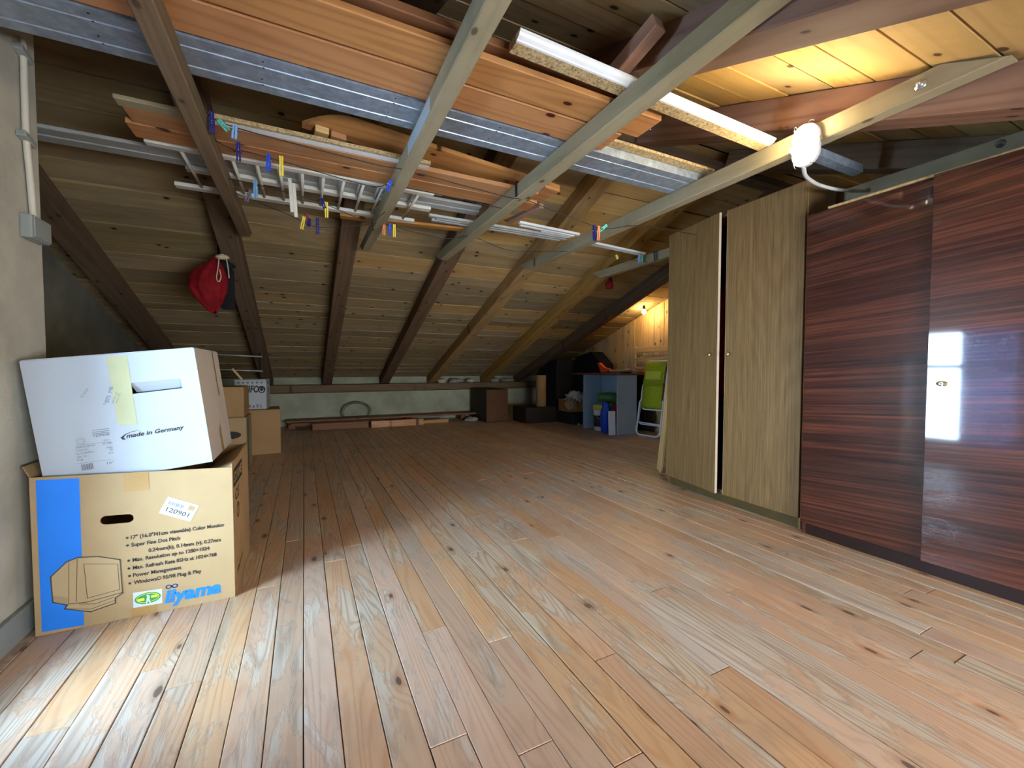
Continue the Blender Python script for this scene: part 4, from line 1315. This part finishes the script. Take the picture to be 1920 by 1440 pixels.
box('door', (-.203, .203), (-.352, -.332), (.01, .56), M['cab_brown'], cab, bev=.003)
lathe('knob', [(.004, 0), (.004, .01), (.012, .014), (.01, .024), (0, .025)], M['cab_dark'], cab, n=12).location = (.15, -.352, .1)

# ------------------------------------------------------------------ back right corner
tag(box('storage_box', (3.35, 3.95), (6.25, 6.75), (0, .265), M['cab_dark'], bev=.006), 'low dark box under the upright cardboard tube', 'box')
tb = lathe('cardboard_tube', [(.085, 0), (.088, .002), (.088, .545), (.085, .548), (.07, .548), (.07, .2)], M['card_dark'], None, n=24)
tb.location = (3.74, 6.42, .266)
tag(tb, 'upright cardboard tube standing on the low dark box', 'tube')
tag(box('low_chest', (3.96, 4.43), (5.75, 6.4), (0, .2), M['navy'], bev=.01), 'low black chest carrying the carton of plastic bags', 'chest')
ct = empty('open_carton', (4.2, 6.05, .201), (0, 0, R(-6)), 'brown carton stuffed with plastic bags left of the desk', 'box')
for a in (((-.22, -.215), (-.18, .18)), ((.215, .22), (-.18, .18)), ((-.215, .215), (-.18, -.175)), ((-.215, .215), (.175, .18))):
    box('panel', a[0], a[1], (0, .2), M['card_dark'], ct, bev=.001)
box('bottom', (-.215, .215), (-.175, .175), (0, .005), M['card_dark'], ct, bev=.001)
tag(blob('plastic_bag', (4.18, 5.99, .43), (.17, .15, .11), M['bag_white'], 51, .5, 4, None, 3), 'crumpled white plastic bag on the carton', 'bag')
tag(blob('plastic_bag', (3.92, 5.78, .34), (.1, .08, .1), M['bag_beige'], 52, .5, 4, None, 3), 'beige plastic bag hanging over the carton edge', 'bag')
ch = tag(box('dark_chest', (4.08, 4.7), (6.45, 6.9), (0, 1.09), M['navy'], bev=.02, seg=2), 'tall black chest in the dark corner under the eaves', 'chest')

tp = prism('covered_stack', [(5.66, 0), (6.43, 0), (6.43, 1.14), (5.95, 1.22), (5.66, 1.0)], 0, 4.46, 4.71, M['navy'])
tag(tp, 'stack under a black sheet along the right wall behind the desk', 'covered stack')
dk = empty('desk', (4.2, 5.0, 0), (0, 0, 0), 'grey desk with a dark red top against the right wall', 'desk')
box('end_panel', (-.29, .06), (-.40, -.38), (0, .835), M['desk'], dk)
box('end_panel', (-.31, .06), (.36, .38), (0, .835), M['desk_in'], dk)
box('back_panel', (.04, .058), (-.379, .359), (0, .835), M['desk_in'], dk)
box('desk_top', (-.35, .42), (-.45, .62), (.836, .862), M['desk_top'], dk, bev=.003)
box('far_leg', (.37, .41), (-.4, .5), (0, .835), M['cab_dark'], dk)
bk2 = empty('bucket', (4.0, 5.1, 0), (0, 0, 0), 'white bucket with a yellow lid inside the desk', 'bucket')
lathe('body', [(.085, 0), (.088, .01), (.1, .3), (.106, .31), (.1, .315)], M['bucket'], bk2, n=24)
lathe('label_band', [(.0915, .06), (.0925, .06), (.0985, .23), (.0975, .23)], M['bucket_black'], bk2, n=24)
lathe('lid', [(.1, .316), (.108, .318), (.106, .38), (.09, .385), (0, .386)], M['yellow_lid'], bk2, n=24)
tube('handle', smoothpath([(-.1, -.0, .27), (-.09, -.07, .2), (-.03, -.12, .14), (.03, -.12, .14), (.09, -.06, .2)], 4), .003, M['white'], bk2)
tag(blob('plastic_sack', (3.9, 4.84, .205), (.08, .08, .255), M['blue_bag'], 61, .22, 4, None, 2.5), 'blue plastic sack standing beside the bucket', 'sack')
tag(box('white_board', (3.8, 3.905), (4.64, 4.652), (0.001, .335), M['white'], rot=(R(-3), 0, R(-12))), 'small white board leaning inside the desk opening', 'board')
tag(box('red_tin', (3.99, 4.09), (4.70, 4.80), (0, .42), M['red_cloth'], bev=.01), 'dark red tin behind the small white board', 'tin')
gb = empty('green_bottle', (4.03, 4.9, .50), (R(90), 0, R(50)), 'green canister lying across the things in the desk', 'canister')
lathe('body', [(.0, -.19), (.05, -.185), (.075, -.15), (.08, -.02), (.075, .07), (.05, .1), (.0, .105)], M['green_bag'], gb, n=20)
lathe('cap', [(.05, .095), (.05, .15), (.0, .152)], M['cab_dark'], gb, n=16)
ob_ = empty('orange_cap', (4.12, 5.16, .863), (0, 0, 0), 'bright orange plastic guard on the desk top', 'guard')
prism('shell', [(-.13, .15), (-.09, .155), (.03, .08), (.17, .055), (.12, .03), (.0, .0), (-.05, .02)], 0, -.02, .03, M['orange'], ob_).rotation_euler = (0, 0, R(180))
dp = empty('desk_offcut', (4.18, 4.75, .863), (0, 0, R(-4)), 'pale wooden offcut lying on the desk top', 'wood offcut')
obj('board', box_bm(.5, .08, .018, .003), M['pine_pale'], dp, (-.05, -.02, .034), (R(20), R(3), R(100)))
obj('board', box_bm(.34, .06, .016, .003), M['pine_pale'], dp, (.04, -.06, .05), (0, R(-3), R(70)))
box('spacer', (-.03, .03), (-.1, .1), (0, .018), M['cab_dark'], dp)

# folded sun lounger
bl0 = Vector((4.16, 4.5, .012))
ux = Vector((.205, -.979, 0)).normalized()
uz = Vector((.19, -.04, 1.0)).normalized()
uy = uz.cross(ux).normalized()
uz = ux.cross(uy).normalized()
sl = empty('sun_lounger', bl0, Matrix((ux, uy, uz)).transposed().to_euler(), 'folded lime-green sun lounger with a white tube frame leaning upright', 'sun lounger')
Wd = .365


def rr_path(x0, x1, z0, z1, r, y=0, top=False):
    pts = []
    for cx, cz, a0 in ((x0 + r, z0 + r, math.pi), (x1 - r, z0 + r, 1.5 * math.pi), (x1 - r, z1 - r, 0), (x0 + r, z1 - r, .5 * math.pi)):
        for i in range(5):
            a = a0 + math.pi / 2 * i / 4
            pts.append((cx + r * math.cos(a), y, cz + r * math.sin(a)))
    return pts


tube('back_frame', rr_path(.03, Wd - .0, .36, 1.04, .05, .02), .011, M['frame_white'], sl, n=10, closed=True)
tube('seat_frame', rr_path(0, Wd, 0, .5, .06, .0), .011, M['frame_white'], sl, n=10, closed=True)
tube('leg_loop', rr_path(-.012, Wd + .03, .15, .74, .05, .045), .009, M['frame_white'], sl, n=10, closed=True)
tube('cross_bar', [(.01, 0, .175), (Wd - .01, 0, .16)], .009, M['frame_white'], sl)
V, Fc = [], []
for i in range(13):
    t = i / 12
    z = .375 + t * .655
    for x in (.042, .2, Wd - .012):
        V.append((x, -.012 - .02 * math.sin(t * math.pi), z))
for i in range(12):
    for j in range(2):
        q = i * 3 + j
        Fc.append((q, q + 1, q + 4, q + 3))
fb = pyd('fabric', V, Fc, M['lime'], sl, smooth=True)
fb.modifiers.new('t', 'SOLIDIFY').thickness = .003
obj('head_pillow', box_bm(.24, .045, .115, .015, 2), M['lime_pad'], sl, (.205, -.05, .825), smooth=True)
box('mesh_band', (.05, Wd - .02), (-.038, -.035), (.68, .765), M['lime_dark'], sl, bev=0)
for z in (.10, .06):
    for x in (-.012, Wd + .012):
        blob('stop', (x, 0, z), (.011, .011, .011), M['frame_white'], 3, .05, 2, sl)

hd = empty('slatted_headboard', (4.672, 4.6, 0), (0, 0, 0), 'pale wooden slatted frame standing against the right wall', 'bed frame')
for y in (.5, -.5):
    obj('post', box_bm(1.27, .07, .035, .004), M['pine_pale'], hd, (0, y, .635), (0, R(-90), 0))
for z, h in ((1.215, .09), (1.06, .085), (.915, .085), (.77, .085), (.3, .09)):
    obj('slat', box_bm(.93, .022, h, .003), M['pine_pale'], hd, (-.005, 0, z), (0, 0, R(90)))
tag(beam('leaning_plank', (2.872, 2.80, .004), (2.69, 2.525, .8), .075, .025, M['pine_pale'], up=(-1, .3, 0)), 'pale knotty plank leaning against the end of the oak wardrobe', 'plank')
sc = blob('paper_scrap', (4.05, 5.72, .012), (.018, .016, .014), M['white'], 71, .3, 2)
tag(sc, 'tiny white paper scrap on the floor left of the desk', 'scrap')
